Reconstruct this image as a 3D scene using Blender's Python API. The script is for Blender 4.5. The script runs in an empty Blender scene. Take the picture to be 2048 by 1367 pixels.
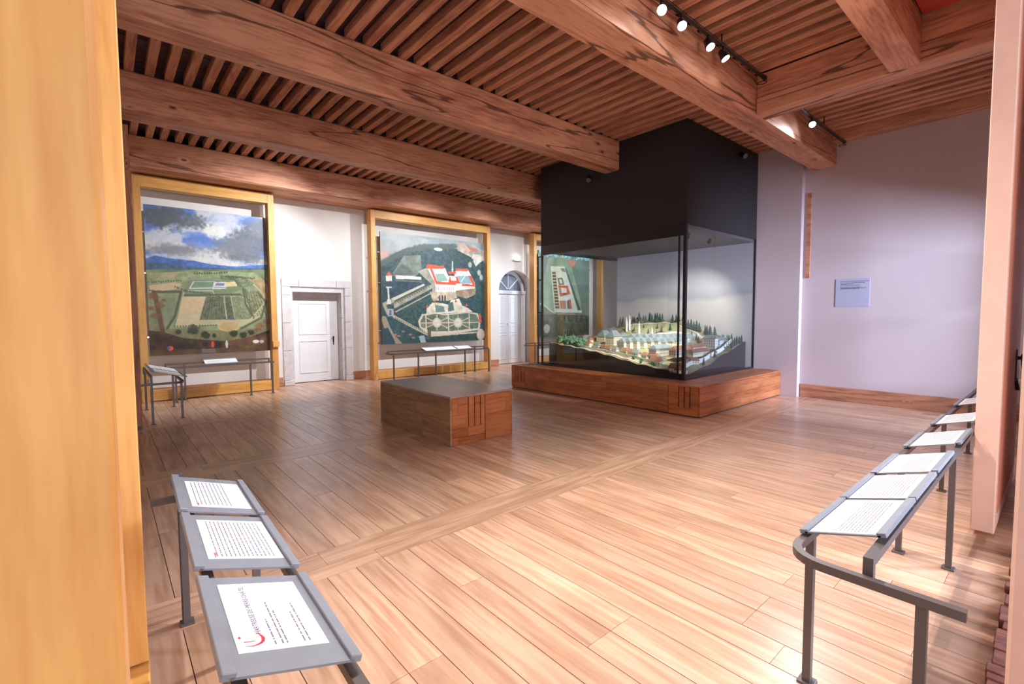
import bpy, bmesh, math, random
import numpy as np
from mathutils import Vector, Matrix
random.seed(7); rng = np.random.RandomState(7)
S = bpy.context.scene
COL = S.collection

# ------------------------------------------------------------------ camera
EYE = Vector((0, 0, 1.55))
F_PX, YAW, PITCH, ROLL = 950.614, 0.8621943, 0.0564083, -0.0054896
fw = Vector((math.cos(YAW)*math.cos(PITCH), math.sin(YAW)*math.cos(PITCH), -math.sin(PITCH)))
rt = fw.cross(Vector((0, 0, 1))).normalized(); up = rt.cross(fw)
c_, s_ = math.cos(ROLL), math.sin(ROLL)
rt, up = c_*rt + s_*up, -s_*rt + c_*up
cam_d = bpy.data.cameras.new('camera'); cam = bpy.data.objects.new('camera', cam_d); COL.objects.link(cam)
cam_d.sensor_width = 36; cam_d.lens = F_PX/2048*36; cam_d.clip_start = 0.05
M_ = Matrix((rt, up, -fw)).transposed().to_4x4(); M_.translation = EYE
cam.matrix_world = M_
S.camera = cam
def ray(x, y): return (x-1024)/F_PX*rt - (y-683.5)/F_PX*up + fw
def on(x, y, ax, v):
    d = ray(x, y); t = (v-EYE[ax])/d[ax]; return EYE + d*t

# ------------------------------------------------------------------ world, exposure, big lights
S.view_settings.view_transform = 'Standard'; S.view_settings.look = 'None'
S.view_settings.gamma = 1; S.view_settings.use_curve_mapping = False
S.view_settings.exposure = 0.42
w = bpy.data.worlds.new('world'); S.world = w; w.use_nodes = True
w.node_tree.nodes['Background'].inputs[0].default_value = (0.95, 0.92, 1.0, 1)
w.node_tree.nodes['Background'].inputs[1].default_value = 0.5
def area(name, loc, target, sx, sy, power, col):
    d = bpy.data.lights.new(name, 'AREA'); d.shape = 'RECTANGLE'; d.size = sx; d.size_y = sy; d.energy = power; d.color = col
    o = bpy.data.objects.new(name, d); COL.objects.link(o); o.location = loc
    o.rotation_euler = (Vector(target)-Vector(loc)).to_track_quat('-Z', 'Y').to_euler(); return o
def spot(name, loc, target, power, deg, blend, col, r=0.03):
    d = bpy.data.lights.new(name, 'SPOT'); d.energy = power; d.spot_size = math.radians(deg); d.spot_blend = blend
    d.color = col; d.shadow_soft_size = r
    o = bpy.data.objects.new(name, d); COL.objects.link(o); o.location = loc
    o.rotation_euler = (Vector(target)-Vector(loc)).to_track_quat('-Z', 'Y').to_euler(); return o
WARM = (1.0, 0.86, 0.72); COOL = (0.93, 0.96, 1.0); DAY = (0.62, 0.74, 1.0)
# daylight through the window of the near wall, near the far corner
area('window_daylight', (7.9, -3.4, 2.5), (9.4, 1.6, 1.4), 1.6, 2.0, 1300, DAY)
# added fill light behind the camera, lifting the ambient level of the room
area('ambient_fill', (1.6, -5.0, 1.7), (3.0, 4.0, 1.6), 3.5, 2.6, 170, (1.0, 0.95, 0.95))
# track lamps near the camera, over the near floor (their tracks are above the frame)
spot('track_lamp_light', (2.3, 2.45, 4.4), (1.9, 0.6, 0.3), 340, 95, 0.9, (1.0, 0.93, 0.86))
spot('track_lamp_light', (1.5, 2.45, 4.4), (0.25, 1.6, 0.7), 190, 70, 0.9, (1.0, 0.95, 0.91))
spot('track_lamp_light', (3.2, 2.3, 4.4), (3.4, 1.1, 0.0), 330, 95, 0.9, (1.0, 0.92, 0.85))

# ------------------------------------------------------------------ helpers
class MB:
    def __init__(s): s.v = []; s.f = []
    def add(s, vs, fs):
        n = len(s.v); s.v += [tuple(p) for p in vs]; s.f += [tuple(n+i for i in f) for f in fs]; return s
    def box(s, x0, x1, y0, y1, z0, z1):
        return s.add([(x0,y0,z0),(x1,y0,z0),(x1,y1,z0),(x0,y1,z0),(x0,y0,z1),(x1,y0,z1),(x1,y1,z1),(x0,y1,z1)],
                     [(0,3,2,1),(4,5,6,7),(0,1,5,4),(1,2,6,5),(2,3,7,6),(3,0,4,7)])
    def bar(s, a, b, wx, wz, upv=(0,0,1)):
        a = Vector(a); b = Vector(b); d = (b-a).normalized(); u = Vector(upv)
        if abs(d.dot(u)) > .99: u = Vector((1,0,0))
        r = d.cross(u).normalized()*wx/2; u = r.cross(d).normalized()*wz/2
        P = [a-r-u, a+r-u, a+r+u, a-r+u, b-r-u, b+r-u, b+r+u, b-r+u]
        return s.add(P, [(0,1,2,3),(7,6,5,4),(0,4,5,1),(1,5,6,2),(2,6,7,3),(3,7,4,0)])
    def sweep(s, pts, w, h):
        pts = [Vector(p) for p in pts]; n = len(s.v); N = len(pts)
        for i, p in enumerate(pts):
            a = pts[max(i-1, 0)]; b = pts[min(i+1, N-1)]; d = (b-a).normalized()
            r = d.cross(Vector((0,0,1))).normalized(); k = w/2
            if 0 < i < N-1:
                c = (p-a).normalized().dot(d); k = w/2/max(c, .5)
            for sx, sz in ((-1,-1),(1,-1),(1,1),(-1,1)): s.v.append(tuple(p+r*k*sx+Vector((0,0,h/2*sz))))
        for i in range(N-1):
            for j in range(4):
                q = (j+1) % 4; s.f.append((n+4*i+j, n+4*i+q, n+4*i+4+q, n+4*i+4+j))
        s.f.append((n, n+3, n+2, n+1)); m = n+4*(N-1); s.f.append((m, m+1, m+2, m+3)); return s
    def cyl(s, a, b, r0, r1=None, n=12, cap=True):
        r1 = r0 if r1 is None else r1
        a = Vector(a); b = Vector(b); d = (b-a).normalized(); u = Vector((0,0,1)) if abs(d.z) < .9 else Vector((1,0,0))
        e = d.cross(u).normalized(); g = d.cross(e); k = len(s.v)
        for P, r in ((a, r0), (b, r1)):
            for i in range(n):
                t = 2*math.pi*i/n; s.v.append(tuple(P+(e*math.cos(t)+g*math.sin(t))*r))
        for i in range(n):
            j = (i+1) % n; s.f.append((k+i, k+n+i, k+n+j, k+j))
        if cap: s.f.append(tuple(k+i for i in range(n))); s.f.append(tuple(k+n+i for i in reversed(range(n))))
        return s
    def build(s, name, mat=None, parent=None, bevel=0, smooth=False, kind=None):
        me = bpy.data.meshes.new(name); me.from_pydata(s.v, [], s.f)
        if bevel:
            bm = bmesh.new(); bm.from_mesh(me)
            bmesh.ops.bevel(bm, geom=bm.edges[:], offset=bevel, segments=1, affect='EDGES', clamp_overlap=True)
            bm.to_mesh(me); bm.free()
        else:
            me.update()
        bm = bmesh.new(); bm.from_mesh(me); bmesh.ops.recalc_face_normals(bm, faces=bm.faces[:]); bm.to_mesh(me); bm.free()
        if smooth: me.polygons.foreach_set('use_smooth', [True]*len(me.polygons))
        if mat: me.materials.append(mat)
        return obj(name, me, parent, kind)
def obj(name, me, parent=None, kind=None):
    o = bpy.data.objects.new(name, me); COL.objects.link(o)
    if parent: o.parent = parent
    if kind: o['kind'] = kind
    return o
def tag(o, label, cat, group=None):
    o['label'] = label; o['category'] = cat
    if group: o['group'] = group
    return o
def empty(name, label, cat, loc=(0,0,0), group=None, rz=0):
    o = bpy.data.objects.new(name, None); COL.objects.link(o); o.location = loc; o.rotation_euler = (0,0,rz)
    o.empty_display_size = .1
    return tag(o, label, cat, group)
def copy_tree(o, parent=None):
    c = o.copy(); COL.objects.link(c)
    if parent: c.parent = parent
    for ch in o.children: copy_tree(ch, c)
    return c
def plate(name, loops, depth, mat, M, parent=None, kind=None):
    """flat plate with holes: loops of 2D points (first outer), extruded by depth; M maps (x,y,z) plate space to world"""
    cu = bpy.data.curves.new(name, 'CURVE'); cu.dimensions = '2D'; cu.fill_mode = 'BOTH'; cu.extrude = depth/2
    for L in loops:
        sp = cu.splines.new('POLY'); sp.points.add(len(L)-1); sp.use_cyclic_u = True
        for i, (x, y) in enumerate(L): sp.points[i].co = (x, y, 0, 1)
    t = bpy.data.objects.new('tmp', cu); COL.objects.link(t)
    me = bpy.data.meshes.new_from_object(t); bpy.data.objects.remove(t); me.transform(M)
    bm = bmesh.new(); bm.from_mesh(me); bmesh.ops.remove_doubles(bm, verts=bm.verts[:], dist=1e-5)
    bmesh.ops.recalc_face_normals(bm, faces=bm.faces[:]); bm.to_mesh(me); bm.free()
    me.materials.clear(); me.materials.append(mat); me.name = name
    return obj(name, me, parent, kind)

# ------------------------------------------------------------------ materials
def sr(r, g, b):
    f = lambda c: (c/255/12.92) if c/255 <= .04045 else ((c/255+.055)/1.055)**2.4
    return (f(r), f(g), f(b), 1)
def new_mat(name):
    m = bpy.data.materials.new(name); m.use_nodes = True; nt = m.node_tree
    return m, nt, nt.nodes['Principled BSDF']
def plain(name, col, rough=.6, metal=0, spec=.5, noise=0, nscale=6, bump=0):
    m, nt, b = new_mat(name); b.inputs['Base Color'].default_value = col
    b.inputs['Roughness'].default_value = rough; b.inputs['Metallic'].default_value = metal
    b.inputs['Specular IOR Level'].default_value = spec
    N = nt.nodes.new; L = nt.links.new
    tc = N('ShaderNodeTexCoord'); no = N('ShaderNodeTexNoise'); no.inputs['Scale'].default_value = nscale; no.inputs['Detail'].default_value = 6
    L(tc.outputs['Object'], no.inputs['Vector'])
    if noise:
        r = N('ShaderNodeValToRGB'); r.color_ramp.elements[0].position = .3; r.color_ramp.elements[1].position = .7
        r.color_ramp.elements[0].color = tuple(c*(1-noise) for c in col[:3])+(1,); r.color_ramp.elements[1].color = tuple(min(1, c*(1+noise*.5)) for c in col[:3])+(1,)
        L(no.outputs['Fac'], r.inputs[0]); L(r.outputs[0], b.inputs['Base Color'])
    if bump:
        bp = N('ShaderNodeBump'); bp.inputs['Strength'].default_value = bump; bp.inputs['Distance'].default_value = .01
        L(no.outputs['Fac'], bp.inputs['Height']); L(bp.outputs[0], b.inputs['Normal'])
    return m
def emis(name, col, k):
    m, nt, b = new_mat(name); b.inputs['Base Color'].default_value = (0,0,0,1)
    b.inputs['Emission Color'].default_value = col; b.inputs['Emission Strength'].default_value = k; return m
def wood(name, base, dark, axis, rough=.5, grain=9, ring=3.0, knots=.0, vary=.2, spec=.4, bump=.15, knot_scale=1.6, contrast=.6, long=.35, crack=0, lo=.22, hi=.62):
    """axis = 0/1/2: direction of the grain in object space"""
    m, nt, b = new_mat(name); N = nt.nodes.new; L = nt.links.new
    tc = N('ShaderNodeTexCoord'); oi = N('ShaderNodeObjectInfo'); geo = N('ShaderNodeNewGeometry')
    ad = N('ShaderNodeMath'); ad.operation = 'ADD'; L(oi.outputs['Random'], ad.inputs[0]); L(geo.outputs['Random Per Island'], ad.inputs[1])
    fr = N('ShaderNodeMath'); fr.operation = 'FRACT'; L(ad.outputs[0], fr.inputs[0])
    sc = N('ShaderNodeVectorMath'); sc.operation = 'SCALE'; sc.inputs[0].default_value = (37, 53, 71); L(fr.outputs[0], sc.inputs['Scale'])
    va = N('ShaderNodeVectorMath'); va.operation = 'ADD'; L(tc.outputs['Object'], va.inputs[0]); L(sc.outputs[0], va.inputs[1])
    mp = N('ShaderNodeMapping'); s = [1.0, 1.0, 1.0]; s[axis] = long*.25; mp.inputs['Scale'].default_value = s
    L(va.outputs[0], mp.inputs['Vector'])
    mk = N('ShaderNodeMapping'); s = [1.0, 1.0, 1.0]; s[axis] = .45; mk.inputs['Scale'].default_value = s; L(va.outputs[0], mk.inputs['Vector'])
    # knots: distance to sparse cell points
    vo = N('ShaderNodeTexVoronoi'); vo.inputs['Scale'].default_value = knot_scale*2; L(mk.outputs[0], vo.inputs['Vector'])
    # rings: distorted bands bent by knots
    no = N('ShaderNodeTexNoise'); no.inputs['Scale'].default_value = ring; no.inputs['Detail'].default_value = 2.5; no.inputs['Roughness'].default_value = .45
    L(mp.outputs[0], no.inputs['Vector'])
    kn = N('ShaderNodeMapRange'); kn.inputs['From Min'].default_value = 0; kn.inputs['From Max'].default_value = knots*2.2+.01; kn.inputs['To Min'].default_value = .16 if knots else 0; kn.inputs['To Max'].default_value = 0
    L(vo.outputs['Distance'], kn.inputs['Value'])
    a1 = N('ShaderNodeMath'); a1.operation = 'ADD'; L(no.outputs['Fac'], a1.inputs[0]); L(kn.outputs[0], a1.inputs[1])
    mu = N('ShaderNodeMath'); mu.operation = 'MULTIPLY'; mu.inputs[1].default_value = grain*6.28; L(a1.outputs[0], mu.inputs[0])
    si = N('ShaderNodeMath'); si.operation = 'SINE'; L(mu.outputs[0], si.inputs[0])
    fi = N('ShaderNodeTexNoise'); fi.inputs['Scale'].default_value = 40; fi.inputs['Detail'].default_value = 4; L(mp.outputs[0], fi.inputs['Vector'])
    m1 = N('ShaderNodeMath'); m1.operation = 'MULTIPLY_ADD'; m1.inputs[1].default_value = .28*contrast; m1.inputs[2].default_value = .0; L(si.outputs[0], m1.inputs[0])
    m2 = N('ShaderNodeMath'); m2.operation = 'ADD'; L(m1.outputs[0], m2.inputs[0]); L(fi.outputs['Fac'], m2.inputs[1])
    rp = N('ShaderNodeValToRGB'); e = rp.color_ramp.elements
    e[0].position = lo; e[0].color = dark; e[1].position = hi; e[1].color = base
    L(m2.outputs[0], rp.inputs[0]); out = rp.outputs[0]
    # big blotches
    bl = N('ShaderNodeTexNoise'); bl.inputs['Scale'].default_value = 1.7; bl.inputs['Detail'].default_value = 3; L(va.outputs[0], bl.inputs['Vector'])
    hv = N('ShaderNodeHueSaturation')
    r1 = N('ShaderNodeMapRange'); r1.inputs['To Min'].default_value = 1-vary; r1.inputs['To Max'].default_value = 1+vary; L(fr.outputs[0], r1.inputs['Value'])
    r2 = N('ShaderNodeMapRange'); r2.inputs['From Min'].default_value = .3; r2.inputs['From Max'].default_value = .7; r2.inputs['To Min'].default_value = .88; r2.inputs['To Max'].default_value = 1.1; L(bl.outputs['Fac'], r2.inputs['Value'])
    mm = N('ShaderNodeMath'); mm.operation = 'MULTIPLY'; L(r1.outputs[0], mm.inputs[0]); L(r2.outputs[0], mm.inputs[1])
    L(mm.outputs[0], hv.inputs['Value']); L(out, hv.inputs['Color']); out = hv.outputs[0]
    if knots:
        kr = N('ShaderNodeMapRange'); kr.inputs['From Min'].default_value = knots*.5; kr.inputs['From Max'].default_value = knots; kr.inputs['To Min'].default_value = 1; kr.inputs['To Max'].default_value = 0
        L(vo.outputs['Distance'], kr.inputs['Value'])
        mx = N('ShaderNodeMix'); mx.data_type = 'RGBA'; L(kr.outputs[0], mx.inputs[0]); L(out, mx.inputs[6])
        mx.inputs[7].default_value = tuple(c*.35 for c in dark[:3])+(1,); out = mx.outputs[2]
    if crack:
        cm = N('ShaderNodeMapping'); s = [1.0, 1.0, 1.0]; s[axis] = .09; cm.inputs['Scale'].default_value = s; L(va.outputs[0], cm.inputs['Vector'])
        cn = N('ShaderNodeTexNoise'); cn.inputs['Scale'].default_value = 1.5; cn.inputs['Detail'].default_value = 5; cn.inputs['Roughness'].default_value = .42; L(cm.outputs[0], cn.inputs['Vector'])
        c1 = N('ShaderNodeMath'); c1.operation = 'SUBTRACT'; c1.inputs[1].default_value = .5; L(cn.outputs['Fac'], c1.inputs[0])
        c2 = N('ShaderNodeMath'); c2.operation = 'ABSOLUTE'; L(c1.outputs[0], c2.inputs[0])
        c3 = N('ShaderNodeMapRange'); c3.inputs['From Min'].default_value = crack*.4; c3.inputs['From Max'].default_value = crack; c3.inputs['To Min'].default_value = .85; c3.inputs['To Max'].default_value = 0; L(c2.outputs[0], c3.inputs['Value'])
        mx = N('ShaderNodeMix'); mx.data_type = 'RGBA'; L(c3.outputs[0], mx.inputs[0]); L(out, mx.inputs[6]); mx.inputs[7].default_value = tuple(c*.3 for c in dark[:3])+(1,); out = mx.outputs[2]
    L(out, b.inputs['Base Color'])
    b.inputs['Roughness'].default_value = rough; b.inputs['Specular IOR Level'].default_value = spec
    if bump:
        bp = N('ShaderNodeBump'); bp.inputs['Strength'].default_value = bump; bp.inputs['Distance'].default_value = .004
        L(m2.outputs[0], bp.inputs['Height']); L(bp.outputs[0], b.inputs['Normal'])
    return m

OAKb, OAKd = sr(208, 170, 144), sr(174, 132, 105)
oak = wood('oak_floor', OAKb, OAKd, 1, rough=.26, grain=7, ring=4.5, vary=.13, spec=.45, bump=.04, contrast=.6, long=.3, lo=.1, hi=.72)
oak_x = wood('oak_floor_cross', OAKb, OAKd, 0, rough=.26, grain=6, ring=4.5, vary=.1, spec=.45, bump=.04, contrast=.6, long=.3, lo=.1, hi=.72)
FIRb, FIRd = sr(208, 150, 118), sr(160, 100, 74)
fir_x = wood('fir_beam', FIRb, FIRd, 0, rough=.6, grain=4, ring=2.0, knots=.085, vary=.05, knot_scale=1.5, contrast=.5, bump=.3, crack=.006)
fir_y = wood('fir_joist', FIRb, FIRd, 1, rough=.6, grain=5, ring=3.2, knots=.04, vary=.12, knot_scale=1.6, contrast=.4, bump=.2)
fir_yb = wood('fir_cross_beam', FIRb, FIRd, 1, rough=.6, grain=4, ring=2.0, knots=.085, vary=.05, knot_scale=1.5, contrast=.5, bump=.3, crack=.006)
deck = wood('ceiling_boards', sr(96, 72, 72), sr(74, 52, 52), 0, rough=.7, grain=5, ring=4, vary=.2, contrast=.5)  # boards darkened so the shade between the joists is in their colour
pine_x = wood('honey_pine_x', sr(228, 174, 96), sr(208, 146, 70), 0, rough=.45, grain=4, ring=2.4, knots=.04, vary=.07, contrast=.35, knot_scale=1.2)
pine_z = wood('honey_pine_z', sr(222, 168, 98), sr(206, 144, 76), 2, rough=.45, grain=4, ring=2.4, knots=.04, vary=.07, contrast=.35, knot_scale=1.2)
rail_brown = wood('brown_post', sr(172, 116, 86), sr(128, 78, 56), 2, rough=.5, knots=.06)
block_x = wood('larch_x', sr(186, 116, 72), sr(146, 78, 44), 0, rough=.42, grain=4, ring=2.4, knots=.04, vary=.08, knot_scale=1.4, contrast=.4)
block_y = wood('larch_y', sr(186, 116, 72), sr(146, 78, 44), 1, rough=.42, grain=4, ring=2.4, knots=.04, vary=.08, knot_scale=1.4, contrast=.4)
pale_y = wood('pale_larch_y', sr(176, 138, 104), sr(136, 98, 70), 1, rough=.45, grain=3, ring=2, knots=.05, vary=.06, knot_scale=1.6, contrast=.3)
base_x = wood('skirting_x', sr(196, 142, 112), sr(160, 104, 76), 0, rough=.45, knots=.05, vary=.06)
base_y = wood('skirting_y', sr(190, 132, 102), sr(150, 96, 70), 1, rough=.45, knots=.05, vary=.06)
plaster = plain('white_plaster', sr(226, 222, 218), .85, noise=.03, nscale=1.3, bump=.06)
plaster_end = plain('end_plaster', sr(194, 176, 178), .85, noise=.04, nscale=1.0, bump=.08)
stone = plain('grey_stone', sr(208, 203, 205), .8, noise=.12, nscale=9, bump=.25)
white_paint = plain('white_paint', sr(226, 226, 230), .45, noise=.02)
black = plain('matt_black', sr(36, 34, 38), .55, noise=.06, nscale=2)
black_d = plain('case_frame_black', sr(34, 33, 40), .35)
steel = plain('grey_steel', sr(98, 90, 90), .42, .2, noise=.05)
tray = plain('tray_grey', sr(138, 144, 156), .45, .2, noise=.08, nscale=14)
trackm = plain('track_black', sr(26, 26, 28), .4)
paper = plain('white_sheet', sr(244, 243, 244), .5)
ink = plain('ink', sr(118, 112, 138), .7)
ink_red = plain('ink_red', sr(222, 34, 66), .6)
salmon = plain('salmon_paint', sr(238, 200, 184), .55, noise=.05, nscale=5)
salmon_shade = plain('salmon_paint_shaded', sr(206, 130, 106), .55, noise=.08, nscale=4)  # salmon darkened to paint in the shade on the leaf's side
red_panel = plain('red_hatch', sr(192, 72, 54), .6, noise=.1, nscale=3)
iron = plain('black_iron', sr(40, 28, 28), .45, .4)
chrome = plain('chrome', sr(200, 200, 205), .2, 1)
lamp_face = emis('lamp_face', (1, .97, .93, 1), 40)
core = plain('dark_core', sr(30, 20, 16), .9)

# ------------------------------------------------------------------ floor
WX, PX_, WY = 9.86, 9.72, 11.3      # end wall, pier face, painting wall
floor = MB().box(-1.2, 16, -1.2, 12.6, -.12, -.022).build('floor', core, kind='structure')
PW = .177; nplank = 0; bank = {}
def plank(x, y0, y1, mb=None):
    global nplank
    z = random.uniform(-.0009, 0)
    if mb is not None:
        mb.box(x+.002, x+PW-.002, y0+.001, y1-.001, -.022, z); return
    k = round(y1-y0, 2)
    if k not in bank:
        m = MB().box(.002, PW-.002, .001, k-.001, -.022, 0); me = bpy.data.meshes.new('plank')
        t = m.build('plank', oak); bank[k] = t.data; bpy.data.objects.remove(t)
    o = obj('plank', bank[k], floor); o.location = (x, y0, z); nplank += 1
rest = MB()
def zone(y0, y1, xa, xb, pieces, as_parts):
    i0 = int(math.floor((-1.2)/PW)); x = i0*PW + .058
    while x < 15.9:
        cuts = [y0]
        L = y1-y0
        if pieces == 2:
            r = random.random()
            if r < .75: cuts.append(round(y0+random.choice([.25, .35, .45, .55, .65, .75])*L, 2))
        elif pieces == 3:
            a = random.choice([.2, .3, .4, .5]); cuts.append(round(y0+a*L, 2))
            if random.random() < .6: cuts.append(round(y0+(a+random.choice([.25, .35]))*L, 2))
        cuts.append(y1)
        for a, b in zip(cuts, cuts[1:]):
            if b-a < .05: continue
            inside = as_parts and xa <= x <= xb
            plank(x, a, b, None if inside else rest)
        x += PW
zone(-1.2, 2.80, .2, 9.7, 3, True)
zone(3.15, 5.42, .1, 6.8, 2, True)
zone(5.85, 8.12, .3, 6.8, 1, True)
zone(8.30, 12.5, 0, 0, 3, False)
rest.build('plank', oak, floor, kind='stuff')
def strip(y0, y1, xoff):
    x = -1.2
    while x < 15.8:
        L = random.choice([1.6, 1.9, 2.2, 2.5]); x1 = min(x+L, 15.9)
        MB().box(x+.001, x1-.001, y0+.0012, y1-.0012, -.022, random.uniform(-.0006, 0)).build('border_plank', oak_x, floor)
        x = x1
strip(2.80, 2.94, 0); strip(2.94, 3.15, .5); strip(5.42, 5.63, .2); strip(5.63, 5.85, .7); strip(8.12, 8.30, .1)

# ------------------------------------------------------------------ walls
def arc(cx, cz, r, a0, a1, n=20): return [(cx+r*math.cos(math.radians(a0+(a1-a0)*i/n)), cz+r*math.sin(math.radians(a0+(a1-a0)*i/n))) for i in range(n+1)]
D1 = (3.17, 4.40, 2.21)             # first door opening x0, x1, height
D2 = (9.17, 10.56, 2.30)            # arched opening x0, x1, springing
cx2 = (D2[0]+D2[1])/2; r2 = (D2[1]-D2[0])/2
outer = [(-.5, -.02), (D1[0], -.02), (D1[0], D1[2]), (D1[1], D1[2]), (D1[1], -.02), (D2[0], -.02), (D2[0], D2[2])] \
    + [(x, D2[2]+(z-D2[2])*.94) for x, z in arc(cx2, D2[2], r2, 180, 0)][1:-1] + [(D2[1], D2[2]), (D2[1], -.02), (15.5, -.02), (15.5, 4.95), (-.5, 4.95)]
MXZ = lambda y: Matrix(((1,0,0,0),(0,0,1,y),(0,1,0,0),(0,0,0,1)))
wall_back = plate('wall_back', [outer], .5, plaster, MXZ(WY+.25), kind='structure')
MB().box(-.5, 15.5, WY+.9, WY+1.0, -.02, 4.95).build('wall_outer', plaster, kind='structure')
MB().box(WX, WX+.2, -.3, 3.22, -.02, 4.95).build('wall_end', plaster_end, kind='structure')
MB().box(PX_, WX+.2, 3.22, 4.02, -.02, 4.95).build('wall_pier', plaster_end, kind='structure')
MB().box(15.5, 15.6, 3, 12.3, -.02, 4.95).build('wall_far', plaster, kind='structure')
MB().box(-.62, -.46, .8, WY+.5, -.02, 4.95).build('wall_left', plaster, kind='structure')
# near wall with the window opening (mostly hidden by the salmon door)
MYZ = Matrix(((1,0,0,0),(0,0,1,-.22),(0,1,0,0),(0,0,0,1)))
near = plate('wall_near', [[(4.7, -.02), (WX, -.02), (WX, 4.95), (4.7, 4.95)], [(7.9, .75), (9.3, .75), (9.3, 2.9), (7.9, 2.9)]], .2, plaster_end, MYZ, kind='structure')
b = MB()
for x in (7.9, 8.57, 9.24): b.box(x, x+.06, -.27, -.22, .75, 2.9)
for z in (.75, 1.45, 2.15, 2.84): b.box(7.9, 9.3, -.265, -.225, z, z+.06)
b.build('window_1', white_paint, kind='structure')
# baseboards
def bb(name, x0, x1, y0, y1, mat, z=.225): MB().box(x0, x1, y0, y1, 0, z).build(name, mat, bevel=.003, kind='structure')
bb('baseboard_back', -.45, 2.97, WY-.022, WY, base_x, .2)
bb('baseboard_back', 4.56, 9.14, WY-.022, WY, base_x, .2); bb('baseboard_back', 10.6, 15.4, WY-.022, WY, base_x, .2)
bb('baseboard_end', WX-.025, WX, -.1, 3.2, base_y, .24)
MB().box(WX-.02, WX, 3.10, 3.17, 2.2, 3.73).build('trim_1', base_y, bevel=.002, kind='structure')
# ---- door 1 : stone surround, panelled leaf
door1 = bpy.data.objects.new('door_1', None); COL.objects.link(door1); door1.location = (3.8, 11.5, 0); door1['kind'] = 'structure'
def dpart(mb, name, mat, door, bevel=0, parent=None):
    o = mb.build(name, mat, bevel=bevel); o.parent = parent or door; o.matrix_parent_inverse = Matrix.Translation(-door.location) if not parent else Matrix()
    return o
zs = [.0, .12, .78, 1.40, 2.02]
for (xa, xb, flip) in ((2.99, 3.175, 1), (4.395, 4.56, -1)):
    for i in range(4):
        ya = 11.275 - (.03 if i == 0 else 0)
        m = MB().box(xa-(.02 if i == 0 and flip == -1 else 0), xb+(.03 if i == 0 and flip == 1 else 0), ya, 11.32, zs[i]+.003, zs[i+1]-.002)
        dpart(m, 'stone', stone, door1, .008)
for xa, xb in ((2.99, 3.35), (3.356, 4.2), (4.206, 4.56)):
    dpart(MB().box(xa, xb, 11.275, 11.32, 2.215, 2.385), 'stone', stone, door1, .008)
for xa, xb in ((2.99, 3.175), (4.395, 4.56)):
    dpart(MB().box(xa, xb, 11.275, 11.32, 2.022, 2.212), 'stone', stone, door1, .008)
# reveal linings of stone
for i in range(3):
    z0, z1 = (0, .75, 1.5, 2.21)[i:i+2]
    dpart(MB().box(4.33, 4.398, 11.32, 11.62, z0+.003, z1-.003), 'stone', stone, door1, .004)
    dpart(MB().box(3.172, 3.23, 11.32, 11.62, z0+.003, z1-.003), 'stone', stone, door1, .004)
dpart(MB().box(3.23, 4.33, 11.32, 11.62, 2.10, 2.21), 'stone', stone, door1, .004)
dpart(MB().box(3.23, 4.33, 11.60, 11.66, 1.93, 2.10), 'transom_panel', stone, door1)
leaf = dpart(MB().box(3.235, 4.325, 11.575, 11.62, .012, 1.93), 'leaf', white_paint, door1, .003)
def panel(x0, x1, z0, z1, y, mat, par, inset=.012, fr=.022):
    m = MB()
    for (a, b, c, d) in ((x0, x1, z0, z0+fr), (x0, x1, z1-fr, z1), (x0, x0+fr, z0+fr, z1-fr), (x1-fr, x1, z0+fr, z1-fr)): m.box(a, b, y-inset, y+.004, c, d)
    o = m.build('panel_moulding', mat); o.parent = par; return o
for z0, z1 in ((.22, .98), (1.12, 1.86)): panel(3.42, 4.07, z0, z1, 11.575, white_paint, leaf)
for x in (3.30,): MB().box(x, x+.012, 11.566, 11.578, .02, 1.92).build('panel_moulding', white_paint, leaf)
lk = MB().cyl((4.21, 11.575, 1.03), (4.21, 11.53, 1.03), .012); lk.bar((4.21, 11.535, 1.03), (4.155, 11.535, 1.02), .014, .014); lk.box(4.195, 4.225, 11.568, 11.577, .92, 1.07); lk.bar((4.21,11.56,.95),(4.205,11.56,.86),.008,.02)
lk.build('door_handle', iron, leaf)
# ---- door 2 : arched niche, double leaf, fanlight
door2 = bpy.data.objects.new('door_2', None); COL.objects.link(door2); door2.location = (9.8, 11.6, 0); door2['kind'] = 'structure'
YD = 11.62; fx0, fx1 = 9.17, 10.44; fc = 9.80; fr_ = .63
def halfring(cx, cz, ro, ri, y0, y1, n=20):
    m = MB(); A = arc(cx, cz, ro, 0, 180, n); B = arc(cx, cz, ri, 0, 180, n)
    for i in range(n):
        vs = [(A[i][0], y0, A[i][1]), (A[i+1][0], y0, A[i+1][1]), (B[i+1][0], y0, B[i+1][1]), (B[i][0], y0, B[i][1])]
        m.add(vs+[(x, y1, z) for x, _, z in vs], [(0,1,2,3),(7,6,5,4),(0,4,5,1),(1,5,6,2),(2,6,7,3),(3,7,4,0)])
    return m
dpart(halfring(fc, 2.32, .66, .54, YD-.02, YD+.03), 'fanlight_frame', white_paint, door2)
spokes = MB()
for a in (42, 90, 138):
    d = Vector((math.cos(math.radians(a)), 0, math.sin(math.radians(a)))); spokes.bar(Vector((fc, YD, 2.34))+d*.04, Vector((fc, YD, 2.34))+d*.57, .03, .035, (0,1,0))
dpart(spokes, 'glazing_bar', white_paint, door2)
gl = MB(); A = arc(fc, 2.32, .56, 0, 180, 24); gl.add([(x, YD+.012, z) for x, z in A]+[(x, YD+.018, z) for x, z in A], [tuple(range(25)), tuple(range(49, 24, -1))])
pane_m = plain('fanlight_pane', sr(128, 140, 156), .15)
dpart(gl, 'pane', pane_m, door2)
dpart(MB().box(9.12, 10.52, YD-.05, YD+.02, 2.22, 2.33), 'transom', white_paint, door2, .006)
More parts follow.
